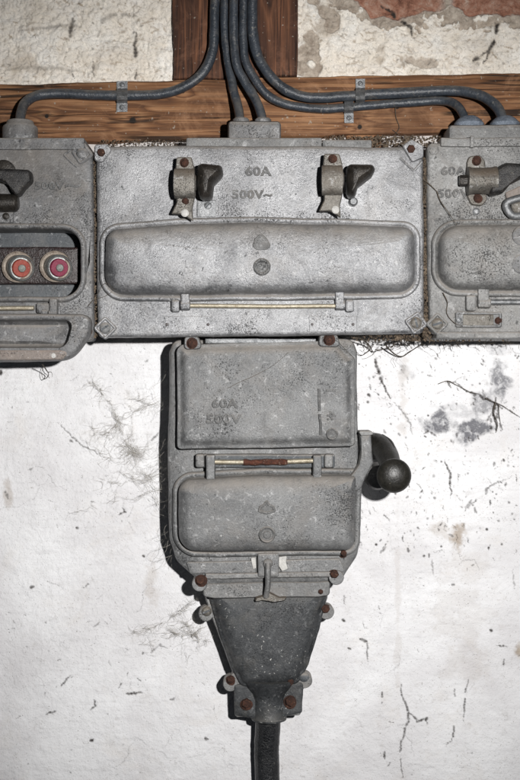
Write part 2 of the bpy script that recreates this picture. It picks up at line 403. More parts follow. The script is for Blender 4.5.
def build_wall():
    ax = np.concatenate([np.arange(-460, -10, 25.0), np.arange(-10, 530.01, .7), np.arange(555, 1000, 25.0)])     # px columns
    az = np.concatenate([np.arange(-420, -10, 25.0), np.arange(-10, 790.01, .7), np.arange(815, 1200, 25.0)])     # px rows
    PX, PY = np.meshgrid(ax, az); ny, nx = PX.shape
    rs = np.random.RandomState(3)
    up = sstep(92, 84, PY+6*fbm(PX, PY, .02, 5))               # rough upper plaster
    low = 1-up
    H = up*(fbm(PX, PY, .03, 11, 5, .66)*3.6+fbm(PX, PY, .2, 21, 3, .7)*1.9) + low*(fbm(PX, PY, .012, 31, 4, .5)*1.6+fbm(PX, PY, .12, 41, 3, .5)*.25)
    brick = np.zeros_like(PX); stain = np.zeros_like(PX); grime = np.zeros_like(PX); grey = np.zeros_like(PX)
    # bare brick and mortar showing through top right
    nz = fbm(PX, PY, .045, 51, 4, .6)*17
    edge = np.interp(PX, [290, 330, 345, 368, 372, 400, 440, 452, 470, 520, 540], [-20, -20, -4, 10, 17, 16, 10, 2, 16, 12, 10])
    fall = sstep(2.0, -1.5, PY-edge-nz*.35)
    brick = fall.copy()
    # mortar joints & bare grey render round the brick
    nz2 = fbm(PX, PY, .06, 55, 4, .6)
    bare = sstep(1, -1, PY-edge-12-nz2*34)*(PX > 285)*(1-brick)
    bare = np.maximum(bare, sstep(.1, .16, fbm(PX, PY, .045, 57, 3, .5)-((PX-300)/26)**2*.12-((PY-20)/26)**2*.12+.15))
    bare = np.maximum(bare, .9*sstep(0, .08, .25-np.hypot((PX-423)/26, (PY-61)/11)*.3+nz2*.25)*(PX > 300))
    bare = np.clip(bare, 0, 1)*up*(1-brick)
    joint = (np.exp(-((PX-446-nz*.3)/5)**2)+np.exp(-((PX-300)/4)**2))*brick
    brick = np.clip(brick-joint, 0, 1); bare = np.maximum(bare, np.clip(joint, 0, 1))
    H -= (brick*5.5+bare*2.4)
    def dab(arr, x, y, r, s):
        i0, i1 = np.searchsorted(ax, [x-r*2.5, x+r*2.5]); j0, j1 = np.searchsorted(az, [y-r*2.5, y+r*2.5])
        if i1 <= i0 or j1 <= j0: return
        X = PX[j0:j1, i0:i1]; Y = PY[j0:j1, i0:i1]
        d = np.hypot(X-x, Y-y)
        m = min(1, s*1.15)*np.clip(1.7-1.1*d/r, 0, 1)
        arr[j0:j1, i0:i1] = np.maximum(arr[j0:j1, i0:i1], m)
    def stroke(pts, r=.7, s=.9, arr=None, jit=1.1, gap=.25, taper=True):
        arr = grime if arr is None else arr
        P = [np.array(p, float) for p in pts]; L = sum(np.linalg.norm(P[i+1]-P[i]) for i in range(len(P)-1))
        done = 0; off = np.zeros(2)
        for i in range(len(P)-1):
            l = np.linalg.norm(P[i+1]-P[i]); k = max(1, int(l/.7))
            for q in range(k):
                t = q/k; done += l/k
                off = off*.93+rs.randn(2)*.28*jit
                if vnoise(np.array([done*.12+x0_ for x0_ in [P[0][0]*3.1]]), np.array([P[0][1]]), 1.0, 77)[0] < -.5+gap: continue
                rr = max(.3, r*(.5+.8*rs.rand()))*(.5+.8*math.sin(math.pi*min(1, max(0, done/L))) if taper else 1)
                p = P[i]+(P[i+1]-P[i])*t+off
                dab(arr, p[0], p[1], rr, s*(.6+.4*rs.rand()))
    # measured cracks and marks
    CR = [([(368, 343), (373, 352), (378, 368), (383, 382), (388, 393), (391, 398)], 1.5, .95),
          ([(393, 402), (402, 412), (410, 424), (412, 436)], .9, .6),
          ([(444, 383), (455, 382), (468, 390), (483, 396), (492, 401), (505, 408), (520, 416)], 1.0, .9),
          ([(496, 398), (494, 412), (498, 424), (497, 433)], 1.4, .95), ([(500, 405), (500, 420), (503, 432)], 1.0, .8),
          ([(425, 436), (428, 442)], 2.0, .95), ([(445, 460), (451, 478), (451, 490), (450, 500)], 1.0, .9),
          ([(464, 512), (478, 498), (495, 484), (512, 476)], .8, .7), ([(466, 508), (474, 500)], 2.0, .6),
          ([(398, 674), (402, 690), (409, 712), (407, 728), (400, 752), (404, 778)], 1.0, .8),
          ([(409, 712), (418, 722), (427, 716), (428, 728)], 1.1, .85), ([(382, 693), (382, 705)], 1.2, .9), ([(375, 719), (395, 722)], .7, .7),
          ([(385, 752), (384, 760)], 1.1, .9), ([(455, 690), (455, 720), (453, 742), (447, 745)], 1.1, .85), ([(469, 680), (464, 700), (463, 722)], .9, .8),
          ([(432, 558), (434, 575)], .9, .5), ([(431, 598), (434, 606), (436, 614)], 1.3, .95), ([(366, 640), (368, 664)], .8, .7), ([(418, 650), (418, 668)], .7, .5),
          ([(118, 688), (124, 680), (128, 672)], .9, .8), ([(126, 694), (144, 693)], 1.3, .85), ([(60, 688), (72, 675)], .9, .8),
          ([(90, 742), (94, 738)], 2.0, .95), ([(16, 706), (19, 704)], 1.8, .95), ([(88, 644), (95, 642)], 1.4, .8), ([(95, 588), (93, 590)], 1.6, .9),
          ([(30, 588), (34, 586)], 1.5, .8), ([(46, 715), (55, 712), (52, 716)], 1.0, .8), ([(205, 738), (208, 740)], 1.4, .9), ([(143, 556), (145, 558)], 1.3, .9),
          ([(90, 711), (95, 707), (92, 700)], 1.1, .85), ([(150, 654), (160, 646), (168, 652)], .9, .6), ([(170, 700), (176, 698)], 1.0, .7),
          ([(57, 422), (70, 436), (85, 447), (104, 458)], .8, .7), ([(68, 440), (72, 444)], 1.5, .8), ([(76, 528), (78, 530)], 1.4, .95), ([(122, 507), (126, 512), (118, 516)], 1.0, .9),
          ([(0, 372), (0, 378)], 2.2, .95), ([(28, 470), (32, 468)], 1.0, .6), ([(5, 490), (8, 500)], 1.2, .6),
          ([(360, 640), (367, 642)], 1.4, .9), ([(342, 620), (346, 622)], 1.8, .95), ([(348, 648), (350, 650)], 1.4, .9), ([(344, 596), (344, 606)], .8, .6), ([(424, 556), (426, 557)], 1.4, .9),
          ([(490, 630), (494, 632)], 1.8, .9), ([(497, 646), (508, 647)], .9, .8), ([(504, 660), (504, 668)], .9, .8), ([(472, 566), (484, 560)], .9, .7), ([(452, 585), (455, 586)], 1.3, .8),
          ([(514, 570), (516, 600)], .7, .5), ([(514, 466), (519, 470)], 2.2, .95), ([(487, 478), (505, 494)], .6, .4)]
    for pts, r, s in CR: stroke(pts, min(r, 1.35)*.72, s)
    # upper plaster cracks
    for pts, r, s in [([(136, 32), (135, 50), (137, 62), (135, 79)], 1.2, .8), ([(72, 18), (71, 40)], 1.4, .75), ([(93, 60), (93, 78)], .9, .6), ([(97, 36), (102, 20), (112, 15), (125, 14), (138, 17)], 1.3, .4),
                      ([(72, 62), (72, 78)], .8, .6), ([(382, 4), (394, 12), (402, 20), (412, 27), (413, 38)], 1.3, .95), ([(497, 10), (499, 20), (494, 40), (486, 58), (482, 64)], 1.2, .95),
                      ([(478, 58), (474, 60)], 1.6, .9), ([(492, 46), (480, 56)], .9, .8), ([(20, 30), (60, 26), (100, 30)], 1.2, .3), ([(4, 70), (30, 66), (80, 70)], 1.2, .3)]:
        stroke(pts, r, s); stroke(pts, r*1.5, s*.35, stain, 2)
    # scattered flecks: more of them round the boxes
    for _ in range(1000):
        x, y = rs.rand()*520, 340+rs.rand()*440
        if rs.rand() > (.9 if x > 340 and y < 560 else .5 if y < 560 else .45) or vnoise(np.array([x]), np.array([y]), .018, 61)[0] < -.12: continue
        a = rs.randn()*.5+(1.2 if rs.rand() < .6 else 0); l = rs.exponential(1.9)+.5
        b = a+rs.randn()*.9
        stroke([(x, y), (x+math.cos(a)*l, y+math.sin(a)*l), (x+math.cos(a)*l+math.cos(b)*l*.7, y+math.sin(a)*l+math.sin(b)*l*.7)], .26+.42*rs.rand()**4, .25+.6*rs.rand(), gap=.1)
    for _ in range(700):
        x, y = rs.rand()*520, rs.rand()*82
        a = rs.rand()*6.28; l = rs.exponential(4)+1
        stroke([(x, y), (x+math.cos(a)*l, y+math.sin(a)*l*.7)], .3+.6*rs.rand(), .2+.5*rs.rand(), stain, gap=.1)
    for _ in range(90):
        x, y = rs.rand()*520, rs.rand()*82; stroke([(x, y), (x+rs.randn()*2, y+rs.randn()*2)], .3+.5*rs.rand(), .5, gap=0)
    for _ in range(520):
        x, y = 345+rs.rand()*175, 340+rs.rand()*215
        a = 1.3+rs.randn()*.6; l = rs.exponential(2.0)+.5
        stroke([(x, y), (x+math.cos(a)*l, y+math.sin(a)*l)], .35+.6*rs.rand()**3, .4+.55*rs.rand(), gap=.05)
    # long fine hairline cracks
    for _ in range(80):
        x, y = rs.rand()*520, 345+rs.rand()*430; a = rs.rand()*6.28; pts = [(x, y)]
        for k in range(rs.randint(3, 9)):
            a += rs.randn()*.55; x += math.cos(a)*6; y += math.sin(a)*6; pts.append((x, y))
        stroke(pts, .26, .12+.4*rs.rand()**2, gap=.36)
    # scuffs where the whitewash has gone
    def blob(arr, x, y, rx, ry, s, seed, k=.5, f=.07):
        d = np.hypot((PX-x)/rx, (PY-y)/ry)
        v = sstep(1.15, .35, d+fbm(PX, PY, f, seed, 4, .6)*k*2)*s
        np.maximum(arr, v, out=arr)
    for x, y, rx, ry, s in [(438, 424, 17, 11, .8), (472, 428, 20, 12, .9), (484, 405, 10, 12, .6), (497, 370, 13, 30, .75), (455, 424, 10, 6, .6), (404, 372, 11, 9, .55), (455, 410, 20, 10, .25), (500, 344, 14, 8, .3)]:
        blob(grey, x, y, rx, ry, s, int(x), .55)
    for x, y, rx, ry, s in [(440, 530, 14, 9, .3), (458, 540, 7, 14, .7), (403, 400, 6, 40, .22), (398, 600, 3, 90, .14), (150, 590, 7, 30, .25), (120, 55, 30, 10, .2), (380, 60, 8, 14, .55), (325, 25, 14, 14, .5), (20, 66, 26, 10, .3), (460, 620, 30, 80, .12), (480, 45, 30, 20, .2), (8, 492, 4, 14, .35)]:
        blob(stain, x, y, rx, ry, s, int(x+y), .6)
    blob(bare, 519, 652, 8, 11, 1.0, 9, .3)                       # chipped render at the right edge
    # lifted flakes low left
    fl_ = np.zeros_like(PX)
    for x, y, rx, ry in [(150, 760, 17, 17), (205, 770, 36, 15), (217, 755, 12, 9), (352, 730, 10, 18)]:
        d = np.hypot((PX-x)/rx, (PY-y)/ry)+fbm(PX, PY, .06, int(x), 3, .6)*.9
        fl_ = np.maximum(fl_, sstep(1.04, .98, d))
    blot = sstep(.12, .35, fbm(PX, PY, .02, 91, 4, .6)); 
    H -= grime*.7+grey*.35+fl_*.45
    # brown tint on the wall, fading out just below the boxes
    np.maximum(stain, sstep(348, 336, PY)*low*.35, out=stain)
    V = np.empty((ny*nx, 3)); V[:, 0] = (PX.ravel()-260)/1000; V[:, 1] = -H.ravel()/1000+.0012; V[:, 2] = (390-PY.ravel())/1000
    idx = np.arange(ny*nx).reshape(ny, nx)
    F = np.stack([idx[:-1, :-1], idx[1:, :-1], idx[1:, 1:], idx[:-1, 1:]], -1).reshape(-1, 4)
    me = bpy.data.meshes.new('wall'); me.vertices.add(len(V)); me.vertices.foreach_set('co', V.ravel())
    me.loops.add(F.size); me.loops.foreach_set('vertex_index', F.ravel().astype(np.int32))
    me.polygons.add(len(F)); me.polygons.foreach_set('loop_start', (np.arange(len(F))*4).astype(np.int32))
    me.update(calc_edges=True); me.shade_smooth()
    for nm, arrs in (('wear', (brick, stain, grime)), ('wear_more', (bare, grey, up))):
        at = me.color_attributes.new(nm, 'FLOAT_COLOR', 'POINT')
        c = np.ones((len(V), 4), np.float32)
        for k in range(3): c[:, k] = arrs[k].ravel()
        at.data.foreach_set('color', c.ravel())
    o = bpy.data.objects.new('wall', me); COL.objects.link(o)
    t = NT('whitewashed_plaster')
    def attr(nm):
        a = t.n('ShaderNodeAttribute', attribute_name=nm); s = t.n('ShaderNodeSeparateColor'); t.L(a.outputs['Color'], s.inputs[0]); return s.outputs
    a = attr('wear'); b = attr('wear_more')
    c = t.ramp(t.noise(9, 5, .6, .5), [(.35, (.7, .69, .7)), (.6, (.84, .84, .85))])
    cu = t.ramp(t.noise(30, 5, .6, .4), [(.3, (.76, .69, .59)), (.5, (.89, .83, .74)), (.66, (.93, .9, .84))])
    cu = t.mix(t.ramp(t.noise(330, 4, .75, .4, off=8), [(.55, 0), (.68, .6)]), cu, (.34, .3, .24))
    c = t.mix(b[2], c, cu)
    c = t.mix(t.ramp(t.noise(22, 6, .7, .8, off=3), [(.55, 0), (.75, .22)]), c, (.62, .54, .44))
    c = t.mix(t.ramp(t.noise(300, 4, .7, off=3), [(.62, 0), (.72, .35)]), c, (.42, .39, .36))
    c = t.mix(t.ramp(t.noise(1, 5, .7, .3, vec=t.mapping(scale=(30, 30, 190))), [(.5, 0), (.68, .3)]), c, (.56, .55, .56))
    c = t.mix(t.ramp(t.noise(120, 6, .8, .5, off=14), [(.56, 0), (.7, .45)]), c, (.46, .44, .42))
    c = t.mix(t.ramp(t.noise(700, 2, .6, off=15), [(.66, 0), (.72, .7)]), c, (.2, .18, .16))
    gsm = t.math('MULTIPLY', b[1], t.ramp(t.noise(170, 5, .8, .5, off=19), [(.36, .45), (.55, 1.25)]))
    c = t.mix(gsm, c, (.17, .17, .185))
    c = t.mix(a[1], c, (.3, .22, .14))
    bc = t.ramp(t.noise(120, 5, .7), [(.35, (.3, .245, .195)), (.65, (.56, .49, .41))])
    c = t.mix(b[0], c, bc)
    br = t.ramp(t.noise(70, 7, .78, .5), [(.34, (.16, .07, .045)), (.48, (.34, .16, .105)), (.6, (.44, .27, .2)), (.7, (.55, .47, .4))])
    c = t.mix(a[0], c, br)
    c = t.mix(a[2], c, (.035, .029, .025))
    n = t.bump(t.noise(260, 4, .7), .002, .6); n = t.bump(t.noise(60, 5, .65, off=4), .004, .5, n)
    # rougher relief on the upper plaster
    me.materials.append(t.out(c, .92, 0, n))
    tag(o, None, None, kind='structure')
    return o
build_wall()

# ------------------------------------------------------------------ timbers
def plank(name, corners, h1, h2, mat, label, wobx=1.6):
    c = np.array(corners).mean(axis=0)
    t = thing(name, label, 'timber', pos(c[0], c[1], h1))
    mb = MB()
    f = outline(corners, .8, 5.0, 3)
    rs = []
    for d, h in ((0, h1), (0, h2-2.2), (.8, h2-.7), (2.4, h2)):
        rs.append([wob(wob(pos(p[0], p[1], h, h2), wobx), 1.2) for p in f(d+max(0, 2.2*mn.noise(Vector((d, h, 3))) ) if h == h2 else d)])
    mb.rings(rs, True); o = mesh_obj('sawn_face', mb, mat, t)
    return t
beam = plank('timber_beam', [(-160, 89), (173, 80), (298, 76.5), (700, 70), (700, 129), (424, 133.5), (95, 141), (-160, 148)], -6, 13, 'beam',
             'horizontal brown oak beam running across the wall above the metal boxes')
plank('timber_post', [(173, -120), (297, -120), (297.5, 76), (173, 79.5)], -8, 9, 'post', 'dark upright timber post standing on the beam behind the cable bundle')
# short stub of timber seen under the beam
plank('timber_offcut', [(346, 134), (382, 134), (380, 152), (349, 152)], -4, 8, 'beam', 'small brown timber end wedged below the beam near the right latch')

# ------------------------------------------------------------------ cables
def cable(pts, r, label, h=22, mat='cable', name='power_cable', k=10):
    P = [pos(p[0], p[1], p[2] if len(p) > 2 else h) for p in pts]
    mb = MB(); tube(mb, P, lambda t: r*(1+.05*mn.noise(Vector((t*14, pts[0][0], 0)))), 14, k, 1.5)
    o = mesh_obj(name, mb, mat); tag(o, label, 'cable', 'cables feeding the boxes' if name == 'power_cable' and mat == 'cable' else None)
    base = Vector(P[len(P)//2]); o.data.transform(Matrix.Translation(-base)); o.location = base
    return o
cable([(20, 128, 50), (21, 113, 42), (27, 101, 30), (42, 94, 22), (70, 94, 20), (122, 96, 19), (160, 94, 19), (186, 86, 21), (203, 72, 22), (212, 52, 22), (214.5, 25, 22), (215, -40, 22)], 4.9,
      'grey cable bending left from the bundle down to the fuse box with red fuses')
cable([(241, 130, 50), (239, 112, 40), (234, 92, 28), (229, 68, 24), (226, 45, 24), (225, 20, 24), (225, -40, 24)], 4.4,
      'left one of the two grey cables dropping into the middle box gland')
cable([(263, 130, 50), (261, 114, 42), (254, 97, 36), (245, 82, 34), (237, 66, 34), (234.5, 45, 34), (234, 20, 34), (234, -40, 34)], 4.5,
      'right one of the two grey cables dropping into the middle box gland, crossing over another')
cable([(467, 128, 50), (463, 115, 44), (455, 105, 34), (440, 100.5, 24), (400, 103, 20), (355, 107, 19), (320, 108.5, 20), (290, 105, 21), (270, 97, 21), (257, 83, 21), (246, 62, 21), (243.5, 40, 21), (243.5, 15, 21), (243.5, -40, 21)], 4.3,
      'lower of the two grey cables curving right to the inner gland of the right box')
cable([(505, 128, 50), (500, 112, 46), (490, 101, 40), (474, 94, 34), (450, 90.5, 26), (400, 93, 22), (350, 96, 21), (310, 97, 24), (287, 90, 26), (270, 76, 26), (258, 56, 25), (253.5, 35, 25), (252.5, 15, 25), (252.5, -40, 25)], 5.1,
      'upper thick grey cable curving right to the outer gland of the right box')
cable([(268, 702, 30), (268, 722, 28), (267, 745, 24), (267.5, 770, 22), (269, 850, 20)], 12.2,
      'thick black cable hanging straight down from the cone-shaped cable box', mat='black_cable')

def clip(x, y0, y1, cy, r, h, label, wdt=5.5, screws=(1, 1)):
    """sheet-metal saddle bent over a cable, screwed to the beam"""
    t = thing('cable_clip', label, 'cable clip', pos(x, cy, 14), 'saddle clips holding cables on the beam')
    prof = [(y0, 14.6), (cy-r-2.4, 14.6), (cy-r-1.4, h-1), (cy-r*.75, h+r*.75), (cy, h+r+1.1), (cy+r*.75, h+r*.75), (cy+r+1.4, h-1), (cy+r+2.4, 14.6), (y1, 14.6)]
    mb = MB(); rs = []
    for (yy, hh) in prof:
        a = [pos(x-wdt, yy, hh), pos(x+wdt, yy, hh), pos(x+wdt, yy, hh+1.1), pos(x-wdt, yy, hh+1.1)]
        rs.append([wob(p, .6) for p in a])
    mb.rings(rs, True, True); mesh_obj('saddle', mb, 'zinc', t, 30)
    if screws[0]: hexbolt(t, x, (y0+cy-r-2)/2, 15.6, 2.3, 'zinc', .7, 1.6, name='screw')
    if screws[1]: hexbolt(t, x, (y1+cy+r+2)/2, 15.6, 2.3, 'zinc', 2.2, 1.6, name='screw')
clip(122, 81, 112, 96, 5.0, 19, 'zinc saddle clip on the cable left of the post')
clip(360.5, 79, 104, 95.5, 5.2, 21.5, 'upper zinc saddle clip right of the post over the thicker cable', 4.6, (1, 0))
clip(349, 99, 123, 106.5, 4.6, 19.5, 'lower zinc saddle clip right of the post with its screw below the thinner cable', 4.6, (0, 1))

# ------------------------------------------------------------------ upper boxes: common pieces
HP = 88            # front plane of the cover plates
def lid_part(parent, corners, r, mat, h=HP, bul=16, dome=1.5, name='lid', edge=7.0):
    mb = MB()
    loft(mb, corners, r, [(0, h-1), (0, h+2.4), (.6, h+4), (1.8, h+4.9), (3.4, h+4.9), (4.8, h+4.2), (edge-1, h+3.2), (edge-.4, h+3.6), (edge+.1, h+bul*.46), (edge+.9, h+bul*.6), (edge+2.4, h+bul*.73), (edge+5, h+bul*.85), (edge+9, h+bul*.94), (edge+16, h+bul)],
         h0=h+8, dome=dome, step=6, arc=9, w_=1.3)
    return mesh_obj(name, mb, mat, parent, 60)

def hinge(parent, x, y, h, mat, side=-1, s=1.0):
    mb = MB(); slab(mb, rect(x-4.5*s, y-21*s, x+4.5*s, y+1*s), 1.5, h-1, h+8, 1.6, step=4, arc=3)
    lathe(mb, pos(x-4.6*s, y-3, h+3.5), (1, 0, 0), [(4, 0), (4.9, .5), (4.9, 8.6*s), (4, 9.2*s)], 14)
    mesh_obj('hinge_strap', mb, mat, parent)
    mb = MB(); xx = x+side*10*s
    slab(mb, rect(xx-4.3*s, y-9*s, xx+4.3*s, y+4*s), 2.5, h-1, h+6.5, 2.2, step=4, arc=3)
    mesh_obj('hinge_knuckle', mb, mat, parent)

def latch(parent, x, y, h, lever, v=0):
    """bowed strap, pointed tongue and a side grip. x,y = top screw"""
    L_ = MB(); xx = x; hb = h; h = h+9
    slab(L_, rect(x-7, y, x+7, y+38), 2, hb, h+8, 1, h0=h+8, step=4)
    loft(L_, [(xx-8, y-6), (xx+7, y-6), (xx+10, y+4), (xx+11, y+32), (xx+8, y+45), (xx+9, y+58), (xx-2, y+51), (xx-13, y+51), (xx-8, y+40), (xx-8, y+32), (xx-9, y+6)],
         [2, 2, 2, 2, 4, .6, 3, .8, 4, 2, 2], [(0, h+7), (0, h+9.5), (1, h+10.5)], step=3, arc=3, cap=True)
    base = mesh_obj('latch_plate', L_, 'latch', parent)
    mb = MB(); rs = []
    for i in range(11):       # bowed strap over the spring
        a = math.pi*i/10; yy = y+20-15*math.cos(a); hh = h+9+9*math.sin(a)**.7
        rs.append([wob(pos(xx-9.8-1.2*math.sin(a), yy, hh, h+14), .8), wob(pos(xx+9.8+1.2*math.sin(a), yy, hh, h+14), .8),
                   wob(pos(xx+9.2+1.2*math.sin(a), yy, hh+1.6, h+14), .8), wob(pos(xx-9.2-1.2*math.sin(a), yy, hh+1.6, h+14), .8)])
    mb.rings(rs, True, True)
    lathe(mb, pos(xx-10, y+20, h+10), (1, 0, 0), [(6.5, 0), (7.5, 1), (7.5, 19), (6.5, 20)], 16)
    mesh_obj('latch_strap', mb, 'latch', parent, 50)
    hexbolt(parent, x, y, h+10, 3.9, 'rust', None, 2.2)
    if v == 0: hexbolt(parent, x+1.5, y+38, h+10, 3.9, 'rust', None, 2.2)
    hexbolt(parent, x+.5 if v == 0 else x+3.5, y+51-1, h+10, 3.2, 'white_chip', None, 1.8, name='rivet')
    mb = MB(); loft(mb, lever, 4.5, [(1, h-6), (0, h+4), (0, h+13), (1.2, h+19), (3.2, h+23), (5.5, h+25)], h0=h+15, dome=1.0, step=3, arc=4, w_=1.2, capts=(.75, .4, .1))
    mesh_obj('latch_lever', mb, 'brownlever', parent, 60)

# ------------------------------------------------------------------ middle distribution box
mid = thing('distribution_box', 'long middle metal box with two latches and a wide closed lid', 'electrical box', pos(260, 240, 0))
mb = MB()
slab(mb, rect(104, 152, 418, 331), 6, 0, HP-8, 2, h0=HP)
mesh_obj('housing', mb, 'alu_mid', mid)
mb = MB()
loft(mb, [(96, 146), (200, 145.5), (322, 145.5), (423.5, 147), (424.5, 240), (424, 333.5), (260, 336), (97.5, 337.5), (96, 240)], [5, .5, .5, 5, .5, 5, .5, 5, .5],
     [(0, HP-11), (0, HP-3.5), (.6, HP-1.6), (2.2, HP-.5), (4.5, HP)], step=6, w_=1.5)
mesh_obj('cover_plate', mb, 'alu_mid', mid)
mb = MB(); slab(mb, rect(186, 137.5, 322, 150), 1.5, 30, HP-14, 1.5, h0=HP-14); slab(mb, rect(322.6, 139.5, 372, 149), 1.5, 30, HP-18, 1.5, h0=HP-18)
mesh_obj('top_flange', mb, 'lug', mid)
mb = MB(); slab(mb, rect(228, 120, 281, 140), 4, 34, HP-22, 5, h0=HP-22)
lathe(mb, pos(241, 122, 50), (0, 0, 1), [(8, -2), (8, 2), (6.5, 3.5)], 18); lathe(mb, pos(263, 122, 50), (0, 0, 1), [(8, -2), (8, 2), (6.5, 3.5)], 18)
mesh_obj('cable_gland', mb, 'alu_left', mid)
# big lid with an arched top edge
top = [(104, 227), (150, 219.5), (200, 217), (260, 216), (320, 217.5), (372, 219), (414, 222)]
lidc = [(98.5, 223.5), (180, 217.5), (260, 216), (340, 217.8), (421, 221), (422, 298), (260, 300.5), (98.5, 301)]
lid = lid_part(mid, lidc, [21, 1, 1, 1, 19, 24, 1, 26], 'alu_mid', bul=20)
# lid badges
mb = MB(); loft(mb, [(252, 246), (255, 238), (261, 233), (267, 238), (271.5, 246), (267, 250), (256, 250)], [3, 3, 4, 3, 3, 3, 3], [(0, HP+14), (0, HP+20.8), (.6, HP+21.8)], step=3, arc=4, w_=.4)
mesh_obj('lid_emblem', mb, 'letter', lid)
mb = MB(); lathe(mb, pos(262, 267, HP+19.2), (0, -1, 0), [(8, 0), (8, 2.8), (7, 3.6), (5.6, 3.4), (5, 2.6), (.3, 2.8)], 26, .3)
mesh_obj('lid_button', mb, 'letter', lid)
hinge(mid, 185, 308, HP, 'alu_mid', -1); hinge(mid, 340, 308, HP, 'alu_mid', 1)
mb = MB(); tube(mb, [pos(190, 305.5, HP+4), pos(260, 306.3, HP+4), pos(336, 306, HP+4)], 2.1, 10, 6, .4)
mesh_obj('hinge_rod', mb, 'brass_rod', mid)
# blank label recesses with their pin holes, cast on the plate
for x0 in (164, 309):
    mb = MB(); f = rect(x0, 316, x0+48, 332)
    loft(mb, f, .8, [(0, HP-.5), (0, HP+.35), (.3, HP+.6)], step=5, arc=3)
    lp = mesh_obj('blank_plate', mb, 'alu_mid', mid)
    for dx in (3, 44):
        m2 = MB(); lathe(m2, pos(x0+dx, 324.5, HP+.5), (0, -1, 0), [(1.5, -.3), (1.5, .4), (.2, .45)], 10, .1); mesh_obj('pin_hole', m2, 'bakelite', lp)
# corner bolts
diamond_lug(mid, 105, 328, HP, 12.5, 0, 'alu_mid', 5, 'alu_low'); diamond_lug(mid, 416, 323, HP, 12.5, 10, 'alu_mid', 5, 'latch', slot=1.8)
mb = MB(); loft(mb, [(94, 144), (108, 144), (112, 150), (102, 163), (94, 160)], 4, [(0, HP-2), (0, HP+2), (1, HP+3)], step=4); mesh_obj('corner_lug', mb, 'alu_mid', mid); mb = MB(); loft(mb, [(402, 146), (412, 139), (424, 146), (424, 158), (412, 163)], 3, [(0, HP-2), (0, HP+2), (1, HP+3)], step=4)
mesh_obj('corner_lug', mb, 'alu_mid', mid)
hexbolt(mid, 101, 152, HP+2, 4.4, 'rust', None); hexbolt(mid, 411.5, 149, HP+2, 4.4, 'rust', None)
mb = MB(); tube(mb, [pos(400, 158, HP+.2), pos(408, 166, HP+.2), pos(414, 171, HP+.2)], 1.3, 8, 4); tube(mb, [pos(414, 171, HP+.2), pos(422, 162, HP+.2)], 1.3, 8, 3)
mesh_obj('cast_rib', mb, 'alu_mid', mid)
text(mid, '60A', 258, 172, HP, 8.6, width=1.2, ext=.4); text(mid, '500V~', 252, 195, HP, 8.2, width=1.2, ext=.4)
latch(mid, 184.5, 163, HP, [(198, 163), (222, 165), (223.5, 174), (214, 184), (212, 199), (200, 199), (197, 185)], 0)
latch(mid, 332, 160, HP, [(347, 164), (373, 164), (376, 169), (372, 176), (358, 187), (355, 198), (347, 196), (346, 180)], 1)
mb = MB(); slab(mb, rect(197, 200, 216, 217), 1, HP-.5, HP+2, .6, step=4, arc=3); mesh_obj('striker_plate', mb, 'zinc', mid)
hexbolt(mid, 208, 205.5, HP+2, 3.2, 'zinc', .8, 1.5, name='screw')
hexbolt(mid, 353, 202, HP+1, 4, 'zinc', None, 5, name='rivet')

# ------------------------------------------------------------------ right box
rt = thing('fuse_box', 'right-hand metal box cut by the picture edge, lid shut, under two blue-grey glands', 'electrical box', pos(510, 240, 0), 'fuse boxes either side')
mb = MB(); slab(mb, rect(437, 150, 615, 328), 6, 0, HP-8, 2, h0=HP); mesh_obj('housing', mb, 'alu_right', rt)
mb = MB(); loft(mb, [(427, 143), (625, 139), (627, 336), (429, 334.5), (427.5, 240)], [7, 5, 5, 9, .5], [(0, HP-12), (0, HP-3.5), (1, HP-1.2), (2.8, HP-.2), (4.5, HP)], step=6, w_=1.5)
mesh_obj('cover_plate', mb, 'alu_right', rt)
mb = MB(); slab(mb, rect(441, 137.5, 600, 146.5), 1.5, 30, HP+4, 1.5, h0=HP+4); slab(mb, rect(470, 136, 474, 147.5), 1, 30, HP+6, 1, h0=HP+4)
mesh_obj('top_flange', mb, 'alu_right', rt)
mb = MB(); slab(mb, rect(449, 124, 590, 141), 4, 34, HP-18, 4, h0=HP-18); mesh_obj('gland_block', mb, 'lug', rt)
for gx in (469, 505):
    mb = MB(); lathe(mb, pos(gx, 127, 50), (0, 0, 1), [(13, -3), (14, 0), (14.5, 3), (13, 5), (11, 7), (8.5, 9), (6.5, 10)], 20); mesh_obj('cable_gland', mb, 'gland_blue', rt)
mb = MB(); slab(mb, rect(436, 331.5, 625, 338.5), 1.5, 30, HP+3, 1.8, h0=HP+3); mesh_obj('bottom_lip', mb, 'alu_right', rt)
rl = lid_part(rt, [(432.5, 220), (470, 218.5), (620, 217), (620, 297), (432.5, 296)], [26, .5, 20, 20, 27], 'alu_right', bul=18)
for yy, rr in ((236, 9), (264, 9)):
    mb = MB(); lathe(mb, pos(522, yy, HP+18), (0, -1, 0), [(rr, 0), (rr, 2.4), (rr-1.2, 3), (rr-2.4, 2.6), (.3, 2.7)], 22, .3); mesh_obj('lid_button', mb, 'alu_left', rl)
hinge(rt, 484, 306, HP, 'alu_right', -1, 1.25)
mb = MB(); tube(mb, [pos(490, 302, HP+4), pos(560, 302, HP+4)], 2.6, 10, 3); mesh_obj('hinge_rod', mb, 'zinc', rt)
mb = MB(); f = rect(455, 311.5, 502, 327.5)
loft(mb, f, 2.5, [(0, HP-.5), (0, HP+2.4), (1, HP+3.2), (2.4, HP+3.2), (3, HP+2)], step=4, arc=4); np_ = mesh_obj('name_plate_frame', mb, 'alu_low', rt)
mb = MB(); slab(mb, rect(463, 314.5, 494, 325), .6, HP+1, HP+3, .4, step=5, arc=2); mesh_obj('name_plate', mb, 'latch', np_)
